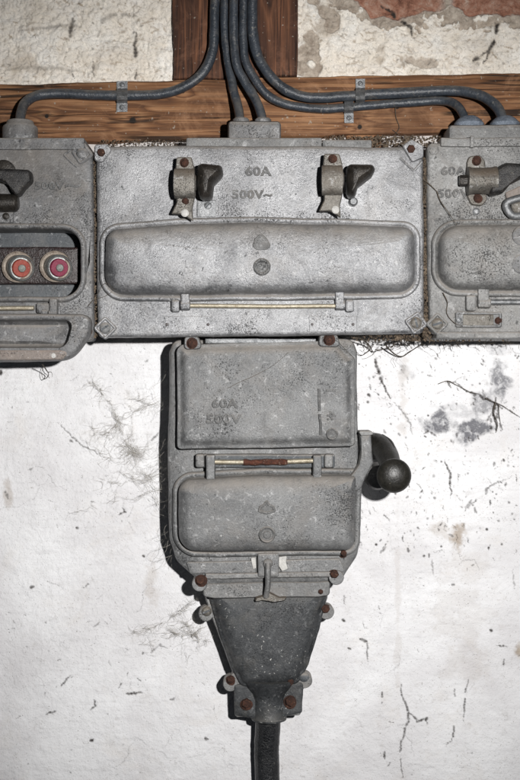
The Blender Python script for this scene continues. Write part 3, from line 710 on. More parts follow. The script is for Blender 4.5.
hexbolt(rt, 459, 320, HP+2.6, 2.2, 'zinc', None, 1, name='screw'); hexbolt(rt, 499, 320, HP+2.6, 3.2, 'rust', None, 1.4, name='screw')
diamond_lug(rt, 437, 324, HP, 12, 0, 'alu_right', 5.2, 'latch', slot=.3)
hexbolt(rt, 433.5, 150, HP, 5, 'alu_right', None, 3)
text(rt, '60A', 453, 171.5, HP, 8.2, 'letter', width=1.2, ext=.4); text(rt, '500V', 453, 194, HP, 8.2, 'letter', width=1.2, ext=.4)
# swivel catch
mb = MB(); loft(mb, [(469, 156), (481, 155), (486, 162), (487, 200), (482, 206), (471, 205), (467, 196), (467, 163)], [5, 5, 4, 4, 5, 5, 3, 3], [(0, HP), (0, HP+3), (1, HP+4.2)], step=4, arc=4)
mesh_obj('latch_plate', mb, 'latch', rt)
mb = MB(); lathe(mb, pos(472.5, 181, HP+10), (1, 0, 0), [(8, -5), (13, -4.5), (13.2, -3), (12.2, 0), (12, 8), (12.6, 18), (13.4, 20), (13.4, 22), (9, 23)], 24)
mesh_obj('latch_barrel', mb, 'latch', rt)
mb = MB(); lathe(mb, pos(466, 180.5, HP+10), (1, 0, 0), [(4.5, -6), (5.2, -5), (5.2, 3)], 6); mesh_obj('latch_nut', mb, 'brownlever', rt)
hexbolt(rt, 477.5, 161, HP+4, 4.2, 'rust', None, 2.2); hexbolt(rt, 477.5, 198.5, HP+4, 4.2, 'rust', None, 2.2); hexbolt(rt, 476, 211.5, HP, 3.2, 'zinc', None, 2.4, name='rivet')
mb = MB(); loft(mb, [(496, 169), (506, 163), (560, 166), (560, 176), (523, 178), (511, 184), (503, 193), (490, 196), (489, 190)], [5, 5, 4, 4, 4, 4, 4, 3, 3],
     [(0, HP+6), (0, HP+15), (1.5, HP+19), (3, HP+20.5)], h0=HP+15, step=4, capts=(.7, .3, .08)); mesh_obj('latch_lever', mb, 'blacklever', rt, 60)
mb = MB(); tube(mb, [pos(530, 196, HP+8), pos(516, 199, HP+9), pos(507, 203, HP+8), pos(507, 209, HP+8), pos(514, 216, HP+8), pos(530, 214, HP+6)], 3.6, 10, 5); mesh_obj('latch_hook', mb, 'zinc', rt)
mb = MB(); lathe(mb, pos(519, 206, HP+3), (0, -1, 0), [(8, -3), (8, 4), (6, 5.5), (.3, 5.6)], 18); mesh_obj('latch_boss', mb, 'latch', rt)
mb = MB(); loft(mb, [(505, 193), (520, 186), (545, 184), (545, 200), (508, 201)], 3, [(0, HP+1), (0, HP+4), (1, HP+5)], step=4); mesh_obj('latch_washer', mb, 'dustlid', rt)

# ------------------------------------------------------------------ left box with its lid hanging open
lf = thing('fuse_box', 'left-hand metal box with its lid hanging open to show two red screw fuses', 'electrical box', pos(5, 240, 0), 'fuse boxes either side')
mb = MB()
# plate with a rounded window: outer edge and window edge joined as a frame, window walls going back into the housing
outer = outline([(-110, 147), (90, 147), (93, 158), (93.5, 330), (92, 345), (-110, 345)], [4, 4, 4, 5, 7, 4], 6, 6)
def frame(mb, fo, fi, ho, hi, prof_out, prof_in, hr):
    a = [[wob(pos(p[0], p[1], h, hr), 1.4) for p in fo(d)] for d, h in prof_out]
    b = [[wob(pos(p[0], p[1], h, hr), 1.2) for p in fi(-d)] for d, h in prof_in]
    mb.rings(a, False); mb.rings(b, False)
# same corner count (4) so the loops pair up
fo = outline([(-110, 146.5), (92, 147), (93.5, 342), (-110, 342)], [4, 6, 8, 4], 8, 10)
N0 = len(fo(0))
win = outline([(-100, 223.5), (86.5, 223.5), (86.5, 302.5), (-100, 302.5)], [18, 24, 24, 18], 8, 10)
def resample(P, n):
    P = np.vstack([P, P[:1]]); s = np.r_[0, np.cumsum(np.linalg.norm(np.diff(P, axis=0), axis=1))]
    u = np.linspace(0, s[-1], n+1)[:-1]; return np.stack([np.interp(u, s, P[:, 0]), np.interp(u, s, P[:, 1])], 1)
NN = 160
def angsort(P, c):     # start both loops at the same bearing
    a = np.arctan2(P[:, 1]-c[1], P[:, 0]-c[0]); return np.roll(P, -int(np.argmin(np.abs(a+2.2))), axis=0)
cc = (0, 260)
rs = []
for (d, h) in ((0, HP-14), (0, HP-3), (1, HP-1), (3, HP), ):
    rs.append([wob(pos(p[0], p[1], h, HP), 1.4) for p in angsort(resample(fo(d), NN), cc)])
for (d, h) in ((0, HP), (.6, HP+3), (1.8, HP+4.6), (3.6, HP+4.8), (5.2, HP+3.6), (5.8, HP+1), (6, HP-8), (6, HP-30)):
    rs.append([wob(pos(p[0], p[1], h, HP), 1.0) for p in angsort(resample(win(d), NN), cc)])
mb.rings(rs, False); mesh_obj('cover_plate', mb, 'alu_left', lf, 50)
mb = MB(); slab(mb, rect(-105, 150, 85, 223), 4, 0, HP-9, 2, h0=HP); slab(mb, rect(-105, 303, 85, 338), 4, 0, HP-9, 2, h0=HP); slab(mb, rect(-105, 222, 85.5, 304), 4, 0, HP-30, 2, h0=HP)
mesh_obj('housing', mb, 'dark_metal', lf)
mb = MB(); slab(mb, rect(-90, 247, 79.5, 284), 1.5, HP-30, HP-16, 1.6, h0=HP-16); mesh_obj('fuse_carrier', mb, 'bakelite', lf)
mb = MB(); slab(mb, rect(-60, 137.5, 84, 149.5), 1.5, 30, HP+3, 1.5, h0=HP+3); mesh_obj('top_flange', mb, 'alu_left', lf)
mb = MB(); lathe(mb, pos(20, 142, 50), (0, 0, 1), [(17, 0), (17, 13), (16, 15), (15, 15), (14.6, 16), (13.5, 17), (12.5, 20), (10, 21), (6, 21.5)], 28); mesh_obj('cable_gland', mb, 'alu_left', lf)
diamond_lug(lf, 82, 153.5, HP, 12, 10, 'alu_left', 5, 'alu_left', slot=None)
mb = MB(); tube(mb, [pos(64, 155, HP), pos(71, 162, HP), pos(77, 167, HP)], 1.4, 8, 4); tube(mb, [pos(64, 155, HP), pos(72, 148, HP)], 1.2, 8, 3); mesh_obj('cast_rib', mb, 'alu_left', lf)
hexbolt(lf, 86, 331, HP, 4.8, 'rust', None)
text(lf, '500V', 49, 186, HP, 7.6, 'letter', width=1.2); text(lf, '~', 73, 185, HP+.1, 15, 'letter', width=1.3)
# hanging lid, seen from inside: a tray hinged below the window
def tray():
    mb = MB(); f = outline([(-100, 313), (90, 313.5), (89, 334), (70, 360), (-100, 364)], [4, 9, 22, 26, 4], 6, 8)
    g = outline([(-96, 319), (74, 319), (66, 348), (-96, 348.5)], [3, 7, 12, 3], 6, 8)
    c2 = (-10, 336); rs = []
    for d, h in ((2, HP+2), (0, HP+5), (0, HP+19), (.8, HP+22), (2.2, HP+23.4), (4, HP+23.6)):
        rs.append([wob(pos(p[0], p[1], h-(p[1]-313)*.12, HP+22), 1.2) for p in angsort(resample(f(d), 150), c2)])
    for d, h in ((0, HP+23.2), (.8, HP+21.5), (1.2, HP+17), (2.5, HP+10), (5, HP+8)):
        rs.append([wob(pos(p[0], p[1], h-(p[1]-313)*.12, HP+22), 1.0) for p in angsort(resample(g(d), 150), c2)])
    lastP = angsort(resample(g(5), 150), c2); c = lastP.mean(axis=0)
    for t in (.7, .35, .08): rs.append([wob(pos(*(c+(p-c)*t), HP+8, HP+22), 1.0) for p in lastP])
    mb.rings(rs, True); return mb
ol = mesh_obj('open_lid', tray(), 'alu_left', lf, 50)
mb = MB(); loft(mb, [(-90, 350.5), (60, 350.2), (70, 352), (62, 359.5), (-90, 361)], [2, 2, 3, 6, 2], [(0, HP+14), (0, HP+19), (1, HP+19.9)], h0=HP+20, step=5); mesh_obj('lid_edge', mb, 'dustlid', ol)
for x, s_ in ((9, 2.8), (32, 1.9), (54, 2.4)):
    mb = MB(); lathe(mb, pos(x, 355.5, HP+19.6), (0, -1, 0), [(s_, -.4), (s_*.9, .4), (s_*.3, .5)], 9, 4.5); mesh_obj('paint_splash', mb, 'white_chip', ol)
hinge(lf, 53, 317, HP+1, 'alu_left', -1, .9)
mb = MB(); slab(mb, rect(36, 303, 50, 313), 2, HP-1, HP+6, 1.5); mesh_obj('hinge_knuckle', mb, 'alu_left', lf)
mb = MB(); tube(mb, [pos(-60, 308.5, HP+4), pos(34, 308, HP+4)], 2.2, 10, 3); mesh_obj('hinge_rod', mb, 'brass_rod', lf)
# latch of the left box
mb = MB(); loft(mb, [(-30, 168), (10, 168.5), (31, 169.5), (32, 181), (24, 189), (17, 199), (12, 192), (8, 184), (-2, 180), (-30, 182)], [3, 3, 5, 5, 4, 4, 3, 4, 4, 3],
     [(0, HP+5), (0, HP+13), (1, HP+16.5), (2.6, HP+18)], h0=HP+14, step=3, capts=(.7, .3, .08)); mesh_obj('latch_lever', mb, 'blacklever', lf, 60)
mb = MB(); lathe(mb, pos(-14, 203, HP+8), (1, 0, 0), [(6, 0), (8.2, 1), (8.6, 10), (8.2, 28), (6, 30)], 20); lathe(mb, pos(4, 172, HP+3), (0, -1, 0), [(11, -2), (11, 3), (9, 4)], 20); mesh_obj('latch_barrel', mb, 'brownlever', lf)
mb = MB(); slab(mb, rect(-14, 212, 13, 223), 1.5, HP-.5, HP+3, 1, step=4); mesh_obj('latch_foot', mb, 'alu_left', lf); hexbolt(lf, 6, 216.5, HP+3, 3, 'brownlever', None, 1.5, name='screw')

def fuse(x, y, mat, tint, label):
    t = thing('screw_fuse', label, 'fuse', pos(x, y, HP-16), 'screw fuses in the open box')
    o = pos(x, y, HP-17); ax = Vector((.42, -1, -.16))
    mb = MB(); lathe(mb, o, (0, -1, 0), [(15, 0), (15.2, 3), (14.6, 6.5), (12.6, 7.8), (11, 6.8), (10.6, 3)], 30, .5); mesh_obj('porcelain_ring', mb, 'porcelain', t)
    mb = MB(); lathe(mb, o, ax, [(12, 2), (12.4, 12), (12, 14.8), (11.2, 15.6), (10.4, 14.8), (10, 9)], 28, .3); mesh_obj('screw_cap', mb, 'chrome', t)
    mb = MB(); lathe(mb, o, ax, [(8.6, 4), (8.5, 12.6), (7.8, 13.6), (4, 14.2), (3.8, 13.4)], 26, .5); mesh_obj('colour_disc', mb, mat, t)
    mb = MB(); lathe(mb, o, ax, [(3.4, 10), (3.5, 15.6), (2.8, 16.4), (1.5, 16.2), (1.3, 15.4)], 16, .5); mesh_obj('contact_tip', mb, 'green', t)
fuse(18.5, 267.5, 'red', 0, 'screw fuse with the faded orange-red disc, next to the picture edge')
fuse(56, 267, 'crimson', 1, 'screw fuse with the crimson disc, nearer the window corner of the box')

# ------------------------------------------------------------------ lower switch box
HB = 58; HC = 78
sw = thing('switch_box', 'tall metal switch box under the middle box, with a side handle', 'electrical box', pos(263, 460, 0))
bodyc = [(174, 340), (352, 338.5), (357, 352), (359, 470), (361, 535), (358, 556), (341, 582), (203, 585), (176, 562), (169, 540), (167.5, 470), (169, 352)]
mb = MB(); loft(mb, bodyc, [10, 10, 8, 8, 8, 18, 6, 8, 18, 14, 10, 12], [(1, 0), (0, 4), (0, HB-4), (.8, HB-1.4), (3, HB)], step=6, w_=1.8); mesh_obj('housing', mb, 'alu_low', sw)
# raised upper cover panel with a soft bevelled right side and bottom
mb = MB(); loft(mb, [(176, 344), (322, 340), (338, 341), (355, 358), (356, 447), (177, 450)], [9, 3, 8, 9, 5, 5],
     [(0, HB-2), (.3, HC-8), (1.2, HC-4.6), (3.2, HC-4.2), (4.8, HC-4), (7, HC-1.8), (10, HC-.4), (14, HC)], h0=HC-6, step=6, arc=7, w_=1.6, dome=.6); mesh_obj('cover_plate', mb, 'alu_low', sw, 60)
# top lugs and bolts
mb = MB(); loft(mb, [(184, 336), (198, 336), (203, 349), (184, 350)], 4, [(0, HB), (0, HC-2), (1, HC)], step=4); mesh_obj('corner_lug', mb, 'alu_low', sw); mb = MB(); loft(mb, [(319, 334), (337, 334), (341, 347), (318, 347)], 4, [(0, HB), (0, HC-2), (1, HC)], step=4)
mesh_obj('corner_lug', mb, 'alu_low', sw)
hexbolt(sw, 192, 343.5, HC, 4.6, 'rust', None); hexbolt(sw, 328.5, 339.5, HC, 4.6, 'rust', None)
mb = MB(); slab(mb, rect(205, 338.5, 316, 343.5), 1, HB, HC-6, 1); mesh_obj('top_rail', mb, 'zinc', sw)
# hinge zone
mb = MB(); slab(mb, rect(196, 454, 335, 468), 2, HB-2, HB+8, 2, h0=HB+8); mesh_obj('hinge_bed', mb, 'dark_metal', sw)
mb = MB(); tube(mb, [pos(214, 462, HB+14), pos(262, 462, HB+14), pos(316, 460.5, HB+14)], 2.3, 10, 6, .5); rod = mesh_obj('hinge_rod', mb, 'brass_rod', sw)
mb = MB(); tube(mb, [pos(243, 462, HB+14), pos(255, 462.4, HB+14), pos(270, 461.6, HB+14), pos(288, 461.6, HB+14)], lambda t: 2.8+.25*math.sin(t*23), 10, 5, 1.6); mesh_obj('rusty_sleeve', mb, 'rust_rod', rod)
for x, kx in ((210.5, 200), (317.5, 329)):
    mb = MB(); slab(mb, rect(x-4.5, 455, x+4.5, 480), 1.5, HB, HB+18, 2, step=4, arc=3); mesh_obj('hinge_strap', mb, 'alu_low', sw)
    mb = MB(); slab(mb, rect(kx-4.5, 454, kx+4.5, 468), 2.5, HB, HB+13, 2.2, step=4, arc=3); mesh_obj('hinge_knuckle', mb, 'lug', sw)
# lower lid: flat rim then a pillow
mb = MB(); loft(mb, [(172, 474), (262, 468.5), (356, 469), (362, 474), (361, 556), (172, 558)], [20, 1, 6, 4, 16, 24],
     [(0, HB-2), (0, HB+4), (.8, HB+6), (2.4, HB+6.8), (4.6, HB+6.4), (5.8, HB+5), (6.3, HB+6), (6.7, HB+14), (7.6, HB+17), (9.6, HB+19.6), (13, HB+21.6), (19, HB+23)], h0=HB+12, step=6, arc=9, w_=1.5, dome=1.4)
ll = mesh_obj('lid', mb, 'alu_low', sw, 60)
mb = MB(); loft(mb, [(257.5, 512), (259, 506), (263, 504), (266.5, 498.5), (270, 504), (274.5, 506), (276, 512), (267, 514.5)], [2, 2, 2, 2, 2, 2, 2, 2], [(0, HB+22), (0, HB+24.8), (.6, HB+25.4), (2.2, HB+25.3), (2.8, HB+24.6)], step=2, arc=4, w_=.4); mesh_obj('lid_emblem', mb, 'letter', ll)
mb = MB(); lathe(mb, pos(267, 534.5, HB+23), (0, -1, 0), [(7.8, 0), (7.8, 2), (7, 2.6), (5.8, 2.2), (5.4, 1.4), (3.6, 1.4), (3.2, 2.4), (.3, 2.6)], 26, .3); mesh_obj('lid_button', mb, 'letter', ll)
# bottom tab, rails, chips
mb = MB(); slab(mb, rect(258, 553, 279, 577), 2, HB-1, HB+9, 1.5, step=4); mesh_obj('lid_tab', mb, 'alu_low', ll)
mb = MB(); slab(mb, [(186, 562), (256, 560), (256, 573), (190, 574)], 2, HB-1, HB+3, 1.2, step=5); mesh_obj('bottom_ledge', mb, 'alu_low', sw); mb = MB(); slab(mb, [(281, 560), (340, 558), (346, 572), (281, 573)], 2, HB-1, HB+3, 1.2, step=5)
mesh_obj('bottom_ledge', mb, 'alu_low', sw)
mb = MB(); slab(mb, [(205, 573.5), (334, 571.5), (334, 577), (205, 579)], 1, HB-1, HB+6, 1.2, step=5); mesh_obj('bottom_rail', mb, 'lug', sw)
mb = MB(); slab(mb, [(251, 558), (256, 557), (256.5, 568), (253, 569)], 1, HB, HB+4.5, .6, step=3); mesh_obj('paint_chip', mb, 'white_chip', sw); mb = MB(); slab(mb, [(279, 557), (287, 556), (286, 562), (288, 569), (282, 571), (279, 566)], 1.2, HB, HB+4.5, .6, step=3); mesh_obj('paint_chip', mb, 'white_chip', sw)
for x, y, r in ((200.5, 580.5, 5), (335, 574, 5.2)):
    mb = MB(); lathe(mb, pos(x, y, HB-18), (0, -1, 0), [(7.4, 0), (7.4, 22), (6.6, 23.5), (.3, 23.6)], 22); mesh_obj('corner_lug', mb, 'alu_low', sw); hexbolt(sw, x, y, HB+5, r, 'rust', None, 4)
hexbolt(sw, 344.5, 553, HB+3, 3.4, 'rust', None, 8)
text(sw, '60A', 224.5, 404, HC+.9, 8.6, width=1.18); text(sw, '500V', 223.5, 419.5, HC+.9, 8.8, width=1.25)
# ON/OFF marks by the handle: two bars, I, small figures, O
mb = MB()
for y0, y1, dx in ((388.5, 411, 0), (414, 435, 1)): tube(mb, [pos(319+dx*.4, y0, HC+.8), pos(319.4+dx, (y0+y1)/2, HC+.9), pos(319.6+dx*1.2, y1, HC+.8)], 1.3, 8, 4)
mesh_obj('raised_bar', mb, 'letter', sw)
text(sw, 'I', 330.5, 390.5, HC+.6, 9, rot=math.radians(90), name='raised_on_mark'); text(sw, '4:', 331, 416, HC+.6, 8, rot=math.radians(90))
mb = MB(); lathe(mb, pos(332, 434, HC), (0, -1, 0), [(5.6, 0), (5.6, 1.4), (5, 2), (3.9, 1.8), (3.6, 1), (.3, 1)], 22, .3); mesh_obj('raised_off_mark', mb, 'letter', sw)
# handle bracket, lever and knob
mb = MB(); loft(mb, [(359, 433), (371, 434), (373, 463), (365, 477), (360, 489), (352, 492), (343, 484), (358, 465), (361, 450)], [2.5, 3, 4, 5, 4, 4, 3, 5, 2], [(0, HB-12), (0, HB+11), (1, HB+13), (2.4, HB+13.6)], h0=HB+8, step=4, capts=(.6, .2)); mesh_obj('handle_bracket', mb, 'alu_low', sw)
mb = MB(); slab(mb, [(358, 431), (371, 431), (375, 435), (361, 436)], 1.5, HB-14, HB+16, 1, h0=HB+12, step=3); mesh_obj('bracket_cap', mb, 'lug', sw)
mb = MB(); lathe(mb, pos(376, 475, HB-34), (0, -1, 0), [(12, 0), (13, 4), (13, 22), (11, 27), (5, 28)], 28); mesh_obj('shaft_boss', mb, 'lug', sw)
mb = MB(); tube(mb, [pos(371, 446, HB-6), pos(379, 447, HB+2), pos(385, 452, HB+14), pos(389, 460, HB+30), pos(391, 469, HB+46)], lambda t: 13-3.6*t, 16, 8, 1.0)
for q in (0, 1): tube(mb, [pos(376+q*6, 436+q*.5, HB+2), pos(386+q*4, 441+q, HB+12), pos(390+q*4, 451, HB+26), pos(391+q*4, 461, HB+42)], 2.4, 8, 6)
hd = mesh_obj('handle', mb, 'knob', sw, 70)
mb = MB(); lathe(mb, pos(393, 475, HB+44), (.03, -1, -.03), [(9, -4), (13, -1), (15.4, 3), (16.0, 7), (15.4, 10), (13.4, 12.4), (9.5, 14.6), (5, 15.8), (1, 16.2)], 32, .3); mesh_obj('knob', mb, 'knob', hd, 80)

# ------------------------------------------------------------------ cone-shaped cable box
HK = 40
cb = thing('cable_box', 'dark cone-shaped cable end box bolted below the switch box', 'cable box', pos(266, 650, 0))
back = [(203, 584), (329, 582), (327, 598), (318, 630), (303, 676), (301, 716), (235, 718), (236, 682), (213, 622), (205, 600)]
mb = MB(); loft(mb, back, [3, 3, 5, 6, 8, 3, 3, 8, 6, 5], [(0, 6), (0, HK-3), (1.4, HK)], step=6, w_=1.8); mesh_obj('back_half', mb, 'lug', cb)
mb = MB(); loft(mb, [(202, 583), (331, 581), (330, 596), (318, 597.5), (214, 599), (203, 597)], [2.5, 2.5, 4, 2, 2, 4], [(0, HK-4), (0, HK+16), (1.2, HK+18)], step=6, w_=1.6); mesh_obj('top_rim', mb, 'lug', cb)
mb = MB(); loft(mb, [(204, 585), (330, 583), (320, 630), (309, 664), (299, 684), (272, 689), (241, 687), (231, 668), (219, 634)], [3, 3, 24, 18, 10, 10, 10, 10, 24],
     [(0, HK-2), (.4, HK+3), (2.2, HK+4.2), (3.8, HK+4.6), (5, HK+7), (7.5, HK+10.5), (12, HK+13), (19, HK+14)], h0=HK+6, step=6, arc=6, w_=1.8, dome=1.5); mesh_obj('front_half', mb, 'cone', cb, 70)
mb = MB(); rs = []
for i in range(15):
    a = math.pi*i/14; rs.append(i)
lathe(mb, pos(269, 719, 33), (0, 0, 1), [(13, -1), (17, 0), (17.3, 1.6), (16.4, 3), (16.6, 20), (18.5, 27), (23, 33), (27, 40)], 28, 1.4); mesh_obj('outlet_tube', mb, 'cone', cb)
mb = MB(); slab(mb, [(234, 684), (304, 681), (302.5, 713), (285, 716.5), (253, 718), (235, 716)], [3, 4, 3, 6, 6, 3], HK-8, HK+2.4, 1.6, step=4, w_=2.2); mesh_obj('clamp_plate', mb, 'cone', cb)
hexbolt(cb, 246.5, 703.5, HK+4, 5.4, 'rust', None, 4); hexbolt(cb, 291, 701.5, HK+4, 5.6, 'rust', None, 4)
for x, y, bm, ex in ((206.5, 611, 'latch', 1), (325.5, 609, 'rust', -1), (231, 680, 'rust', 1), (304, 676.5, 'dark_metal', -1)):
    mb = MB(); lathe(mb, pos(x, y, HK-16), (0, -1, 0), [(7.2, 0), (7.4, 16), (6.6, 17.5), (.3, 17.6)], 20, 1.2); slab(mb, rect(min(x, x+ex*14), y-7, max(x, x+ex*14), y+7), 4, HK-16, HK+.8, 1.2, step=4); mesh_obj('side_lug', mb, 'lug', cb); hexbolt(cb, x, y, HK+1, 4.6, bm, .4 if bm == 'latch' else None, 3.6)
hexbolt(cb, 290.5, 681, HK+6, 3.2, 'rust', None, 2.5)
hexbolt(cb, 321, 592, HK+17, 3, 'rust', None, 2)
# eye bolt clamping the lid tab
mb = MB(); tube(mb, [pos(268, 563, HB+12), pos(268, 572, HB+13), pos(268, 585, HK+30), pos(266, 597, HK+24)], 2.8, 10, 5, 1.0); lathe(mb, pos(268, 563, HB+7), (0, -1, 0), [(4.6, 0), (4.6, 4), (3.4, 5.4), (.2, 5.6)], 16)
eb = mesh_obj('eye_bolt', mb, 'lug', cb)
mb = MB(); loft(mb, [(254, 603), (256, 598), (264, 596), (266, 591), (272, 594), (280, 598), (288, 597), (285, 602), (274, 604), (262, 602)], 1.5, [(0, HK+10), (0, HK+20), (1.2, HK+23)], step=3, w_=2.5); mesh_obj('wing_nut', mb, 'latch', eb)

# ------------------------------------------------------------------ debris, webs and tendrils
def crumb(mb, x, y, h, s):
    o = Vector(pos(x, y, h)); q = []
    for d in ((1, 0, 0), (-1, 0, 0), (0, 1, 0), (0, -1, 0), (0, 0, 1), (0, 0, -1)):
        q.append(tuple(o+Vector((d[0]*s*random.uniform(.4, 1.4), d[1]*s*random.uniform(.4, 1), d[2]*s*random.uniform(.4, 1.4)))/1000+Vector((random.uniform(-.4, .4), 0, random.uniform(-.4, .4)))*s/1000))
    mb.add(q, [(0, 2, 4), (2, 1, 4), (1, 3, 4), (3, 0, 4), (2, 0, 5), (1, 2, 5), (3, 1, 5), (0, 3, 5)])
def debris(name, n, xf, yr, h, label, mat='crumb', smax=1.9):
    mb = MB()
    for _ in range(n):
        y = random.uniform(*yr); x = xf(y)
        crumb(mb, x, y, h+random.uniform(-3, 3), random.uniform(.35, smax)*random.uniform(.4, 1))
    o = mesh_obj(name, mb, mat, None, 20); tag(o, label, 'debris', None, 'stuff'); return o
debris('dust_debris', 1500, lambda y: random.gauss(425.8, 1.5 if y < 190 or y > 260 else 2.2), (158, 338), HP-7, 'brown crumbs of dust packed in the gap before the right box')
debris('dust_debris', 900, lambda y: random.gauss(94.9, 1.2), (156, 338), HP-9, 'pale and brown crumbs packed in the gap beside the left box', smax=1.6)
debris('dust_debris', 900, lambda y: random.triangular(345, 520, 425), (333, 341), 66, 'dry crumbs caught along the underside of the middle and right boxes', smax=1.7)
debris('dust_debris', 300, lambda y: random.uniform(100, 186), (140, 147), 20, 'loose crumbs on top of the middle box left of its gland', smax=1.6)
debris('dust_debris', 700, lambda y: random.uniform(324, 443), (136, 147), 20, 'dark crumbs and plaster bits right of the middle gland, the far end standing in for shade', smax=2.2)  # crumbs at the right end also darken a gap that lies in shadow
# blue-white insulating sheet edge catches light behind the gaps: old plaster dabs between box tops and beam
def strands(name, specs, mat, label, cat, kind=None, n=4):
    mb = MB()
    for pts, r in specs:
        P = [pos(*p) for p in pts]; seed = random.random()*50
        tube(mb, P, lambda t, r=r*(.72 if mat == 'twig' else 1), sd=seed: r*(.55+.6*abs(mn.noise(Vector((t*9+sd, sd, 0)))))*(1.15-.6*t), n, 3, 1.6)
    o = mesh_obj(name, mb, mat, None, 60); tag(o, label, cat, None, kind)
    b = Vector(pos(*specs[0][0][0])); o.data.transform(Matrix.Translation(-b)); o.location = b
    return o
def wander(x, y, h, a, l, n, turn=.35, dh=0):
    P = [(x, y, h)]
    for i in range(n):
        a += random.gauss(0, turn); x += math.cos(a)*l/n; y += math.sin(a)*l/n; h = max(2, h+dh/n+random.gauss(0, .5)); P.append((x, y, h))
    return P
def bundle(path, spread, n, rmin=.09, rmax=.2, ln=(6, 20)):
    out = []; P = catmull(path, 6); m = len(P)
    for _ in range(n):
        i = random.randrange(m-1); d = P[i+1]-P[i]; a = math.atan2(d.y, d.x)+random.gauss(0, .35)+random.choice((0, math.pi))
        out.append((wander(P[i].x+random.gauss(0, spread), P[i].y+random.gauss(0, spread), max(2, P[i].z+random.gauss(0, 1.5)), a, random.uniform(*ln), 5, .45), random.uniform(rmin, rmax)))
    return out
# big cobweb left of the switch box
W = []
for path, sp, n in (([(90, 383, 4), (99, 390, 4), (108, 402, 5), (115, 415, 6), (119, 424, 6), (128, 441, 7), (140, 455, 9)], 1.3, 150), ([(92, 428, 5), (98, 433, 5), (106, 433, 6), (113, 429, 6), (118, 423, 6)], 1.3, 90),
                    ([(163, 402, 20), (150, 404, 8), (139, 400, 6), (134, 398, 5)], .8, 70), ([(150, 404, 8), (140, 409, 5), (127, 413, 4)], .8, 50), ([(130, 450, 7), (138, 453, 8), (148, 450, 8)], 2.6, 130),
                    ([(76, 513, 4), (95, 505, 5), (120, 501, 6), (137, 498, 8), (150, 492, 12), (163, 488, 18)], .7, 70), ([(100, 481, 4), (115, 482, 5), (122, 484, 5)], .6, 25), ([(163, 470, 16), (150, 478, 10), (138, 480, 7), (120, 470, 5)], 2, 90),
                    ([(150, 470, 10), (156, 492, 10), (160, 508, 10)], 1.2, 40), ([(120, 424, 6), (130, 440, 6), (134, 452, 6)], 5, 90), ([(128, 452, 6), (150, 466, 8), (163, 462, 14)], 8, 110), ([(140, 475, 6), (120, 460, 5), (100, 452, 4), (80, 440, 4)], 3, 60)):
    W += bundle(path, sp*.9, int(n*.62), .07, .17)
strands('cobweb', W, 'web', 'large dusty grey cobweb on the wall left of the switch box', 'cobweb')
W = []
for path, sp, n in (([(197, 598, 18), (188, 606, 12), (176, 615, 8), (163, 623, 6), (146, 629, 4), (128, 634, 3)], .7, 130), ([(206, 620, 16), (200, 630, 10), (193, 634, 8), (180, 634, 6), (172, 632, 5)], 1.0, 90), ([(194, 633, 8), (188, 626, 7), (180, 620, 6)], 1, 40),
                    ([(194, 633, 8), (202, 642, 6), (212, 636, 12)], 1, 40), ([(180, 628, 6), (160, 638, 4), (140, 650, 3)], 5, 50), ([(196, 615, 10), (190, 640, 5), (186, 660, 4)], 5, 50)):
    W += bundle(path, sp*.9, int(n*.65), .08, .2, (5, 14))
strands('cobweb', W, 'web', 'wispy brown cobweb on the wall beside the upper left of the cone box', 'cobweb')
W = []
for _ in range(50): W.append((wander(random.uniform(168, 173), random.uniform(350, 560), random.uniform(20, 50), random.gauss(1.9, .5), random.uniform(8, 26), 5, .3, -10), random.uniform(.12, .26)))
strands('cobweb', W, 'web', 'fine cobweb threads along the shadowed left side of the switch box', 'cobweb')
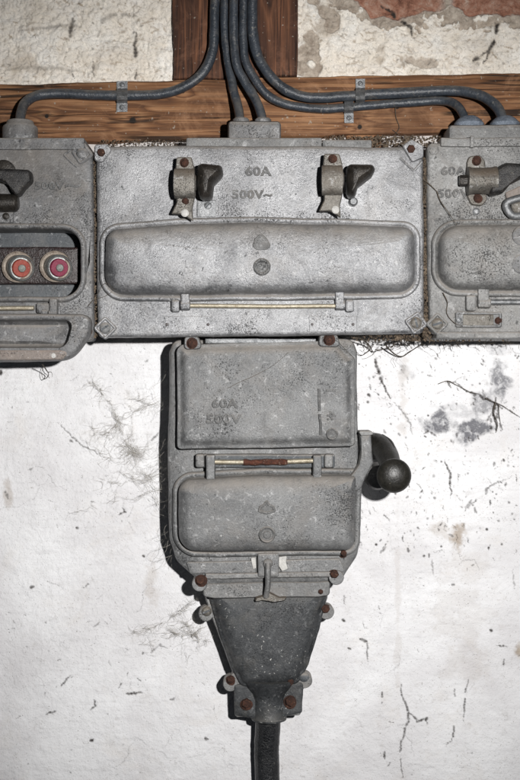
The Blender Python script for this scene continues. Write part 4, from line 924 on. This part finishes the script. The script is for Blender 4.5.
# tangle under the right end of the middle box
W = [([(352, 338, 60), (362, 339, 50), (369, 345, 20), (373, 352, 6)], 1.6), ([(386, 345, 30), (394, 354, 12), (402, 357, 8), (410, 352, 8), (420, 346, 12)], 1.5)]
for _ in range(60): W.append((wander(random.gauss(392, 20), 337+abs(random.gauss(0, 6)), random.uniform(8, 50), random.gauss(.3, .9)+random.choice((0, 0, 2.6)), random.uniform(5, 26), 6, .6, -10), random.choice((.2, .3, .4, .9))*random.uniform(.7, 1.2)))
for _ in range(34): W.append((wander(random.uniform(432, 520), random.gauss(341, 2), random.uniform(30, 70), random.gauss(1, 1.2), random.uniform(4, 12), 4, .5, -10), random.uniform(.2, .6)))
strands('dead_tendrils', W, 'twig', 'tangle of dead roots and tendrils under the right end of the middle box', 'dead roots', 'stuff')
W = [([(439, 384, 4), (448, 381, 5), (455, 384, 4), (463, 388, 4)], 1.1), ([(463, 388, 4), (470, 392, 4), (480, 394, 4), (487, 399, 4)], .8), ([(487, 399, 4), (483, 391, 5)], .7), ([(487, 399, 4), (500, 404, 4), (512, 412, 4), (522, 418, 3)], .7),
     ([(496, 402, 4), (494, 412, 3), (498, 423, 3), (496, 433, 3)], 1.0), ([(499, 404, 4), (500, 418, 3), (503, 430, 3)], .8), ([(448, 381, 5), (452, 388, 4)], .8)]
strands('dead_tendril', W, 'twig', 'thin dead tendril crossing the grey scuffs below the right box', 'dead root')
W = [([(42, 364, 60), (46, 369, 40), (48, 375, 20), (44, 379, 16), (41, 374, 12), (43, 366, 10)], .9), ([(43, 366, 10), (47, 372, 18), (51, 372, 30), (52, 377, 16)], .9)]
strands('dead_tendril', W, 'twig', 'little curled tendril hanging from the open lid of the left box', 'dead root')
W = [([(437, 192, HP+3), (441, 202, HP+4), (449, 213, HP+7), (457, 225, HP+12)], 1.2), ([(424, 180, HP), (430, 185, HP+3), (437, 192, HP+3)], 1.3)]
for _ in range(40): W.append((wander(random.gauss(426, 3), random.gauss(185, 8), HP-2, random.uniform(0, 6.28), random.uniform(4, 13), 4, .6), random.uniform(.25, .7)))
strands('dead_tendril', W, 'twig', 'brown tendril lying on the right box between its letters and lid', 'dead root')
W = [([(443, 293, HP+4), (447, 303, HP+3), (446, 313, HP+2), (452, 321, HP+3), (458, 325, HP+4)], 1.0)]
strands('dead_tendril', W, 'twig', 'short rusty-brown tendril hanging beside the small name plate', 'dead root')
W = [([(88, 306, HP+2), (94, 300, HP+4), (104, 297, HP+6), (112, 292, HP+8)], .8), ([(95, 297, HP), (99, 292, HP+7), (106, 283, HP+13), (114, 290, HP+12)], .6)]
strands('dead_tendril', W, 'twig', 'tendril caught on the bottom left corner of the wide lid', 'dead root')
W = [([(228, 388, HC+1.5), (240, 382, HC+1.5), (258, 374, HC+1.5), (275, 364, HC+1.5), (288, 352, HC+1.5)], .55)]
strands('dead_tendril', W, 'twig', 'hair-thin tendril slanting across the upper cover of the switch box', 'dead root')
W = [([(395, 108, 16), (396, 118, 15), (399, 128, 15), (393, 136, 16)], 1.0), ([(392, 130, 15), (399, 135, 15)], .9)]
strands('dead_tendril', W, 'twig', 'dry tendril on the beam below the two right-hand cables', 'dead root')
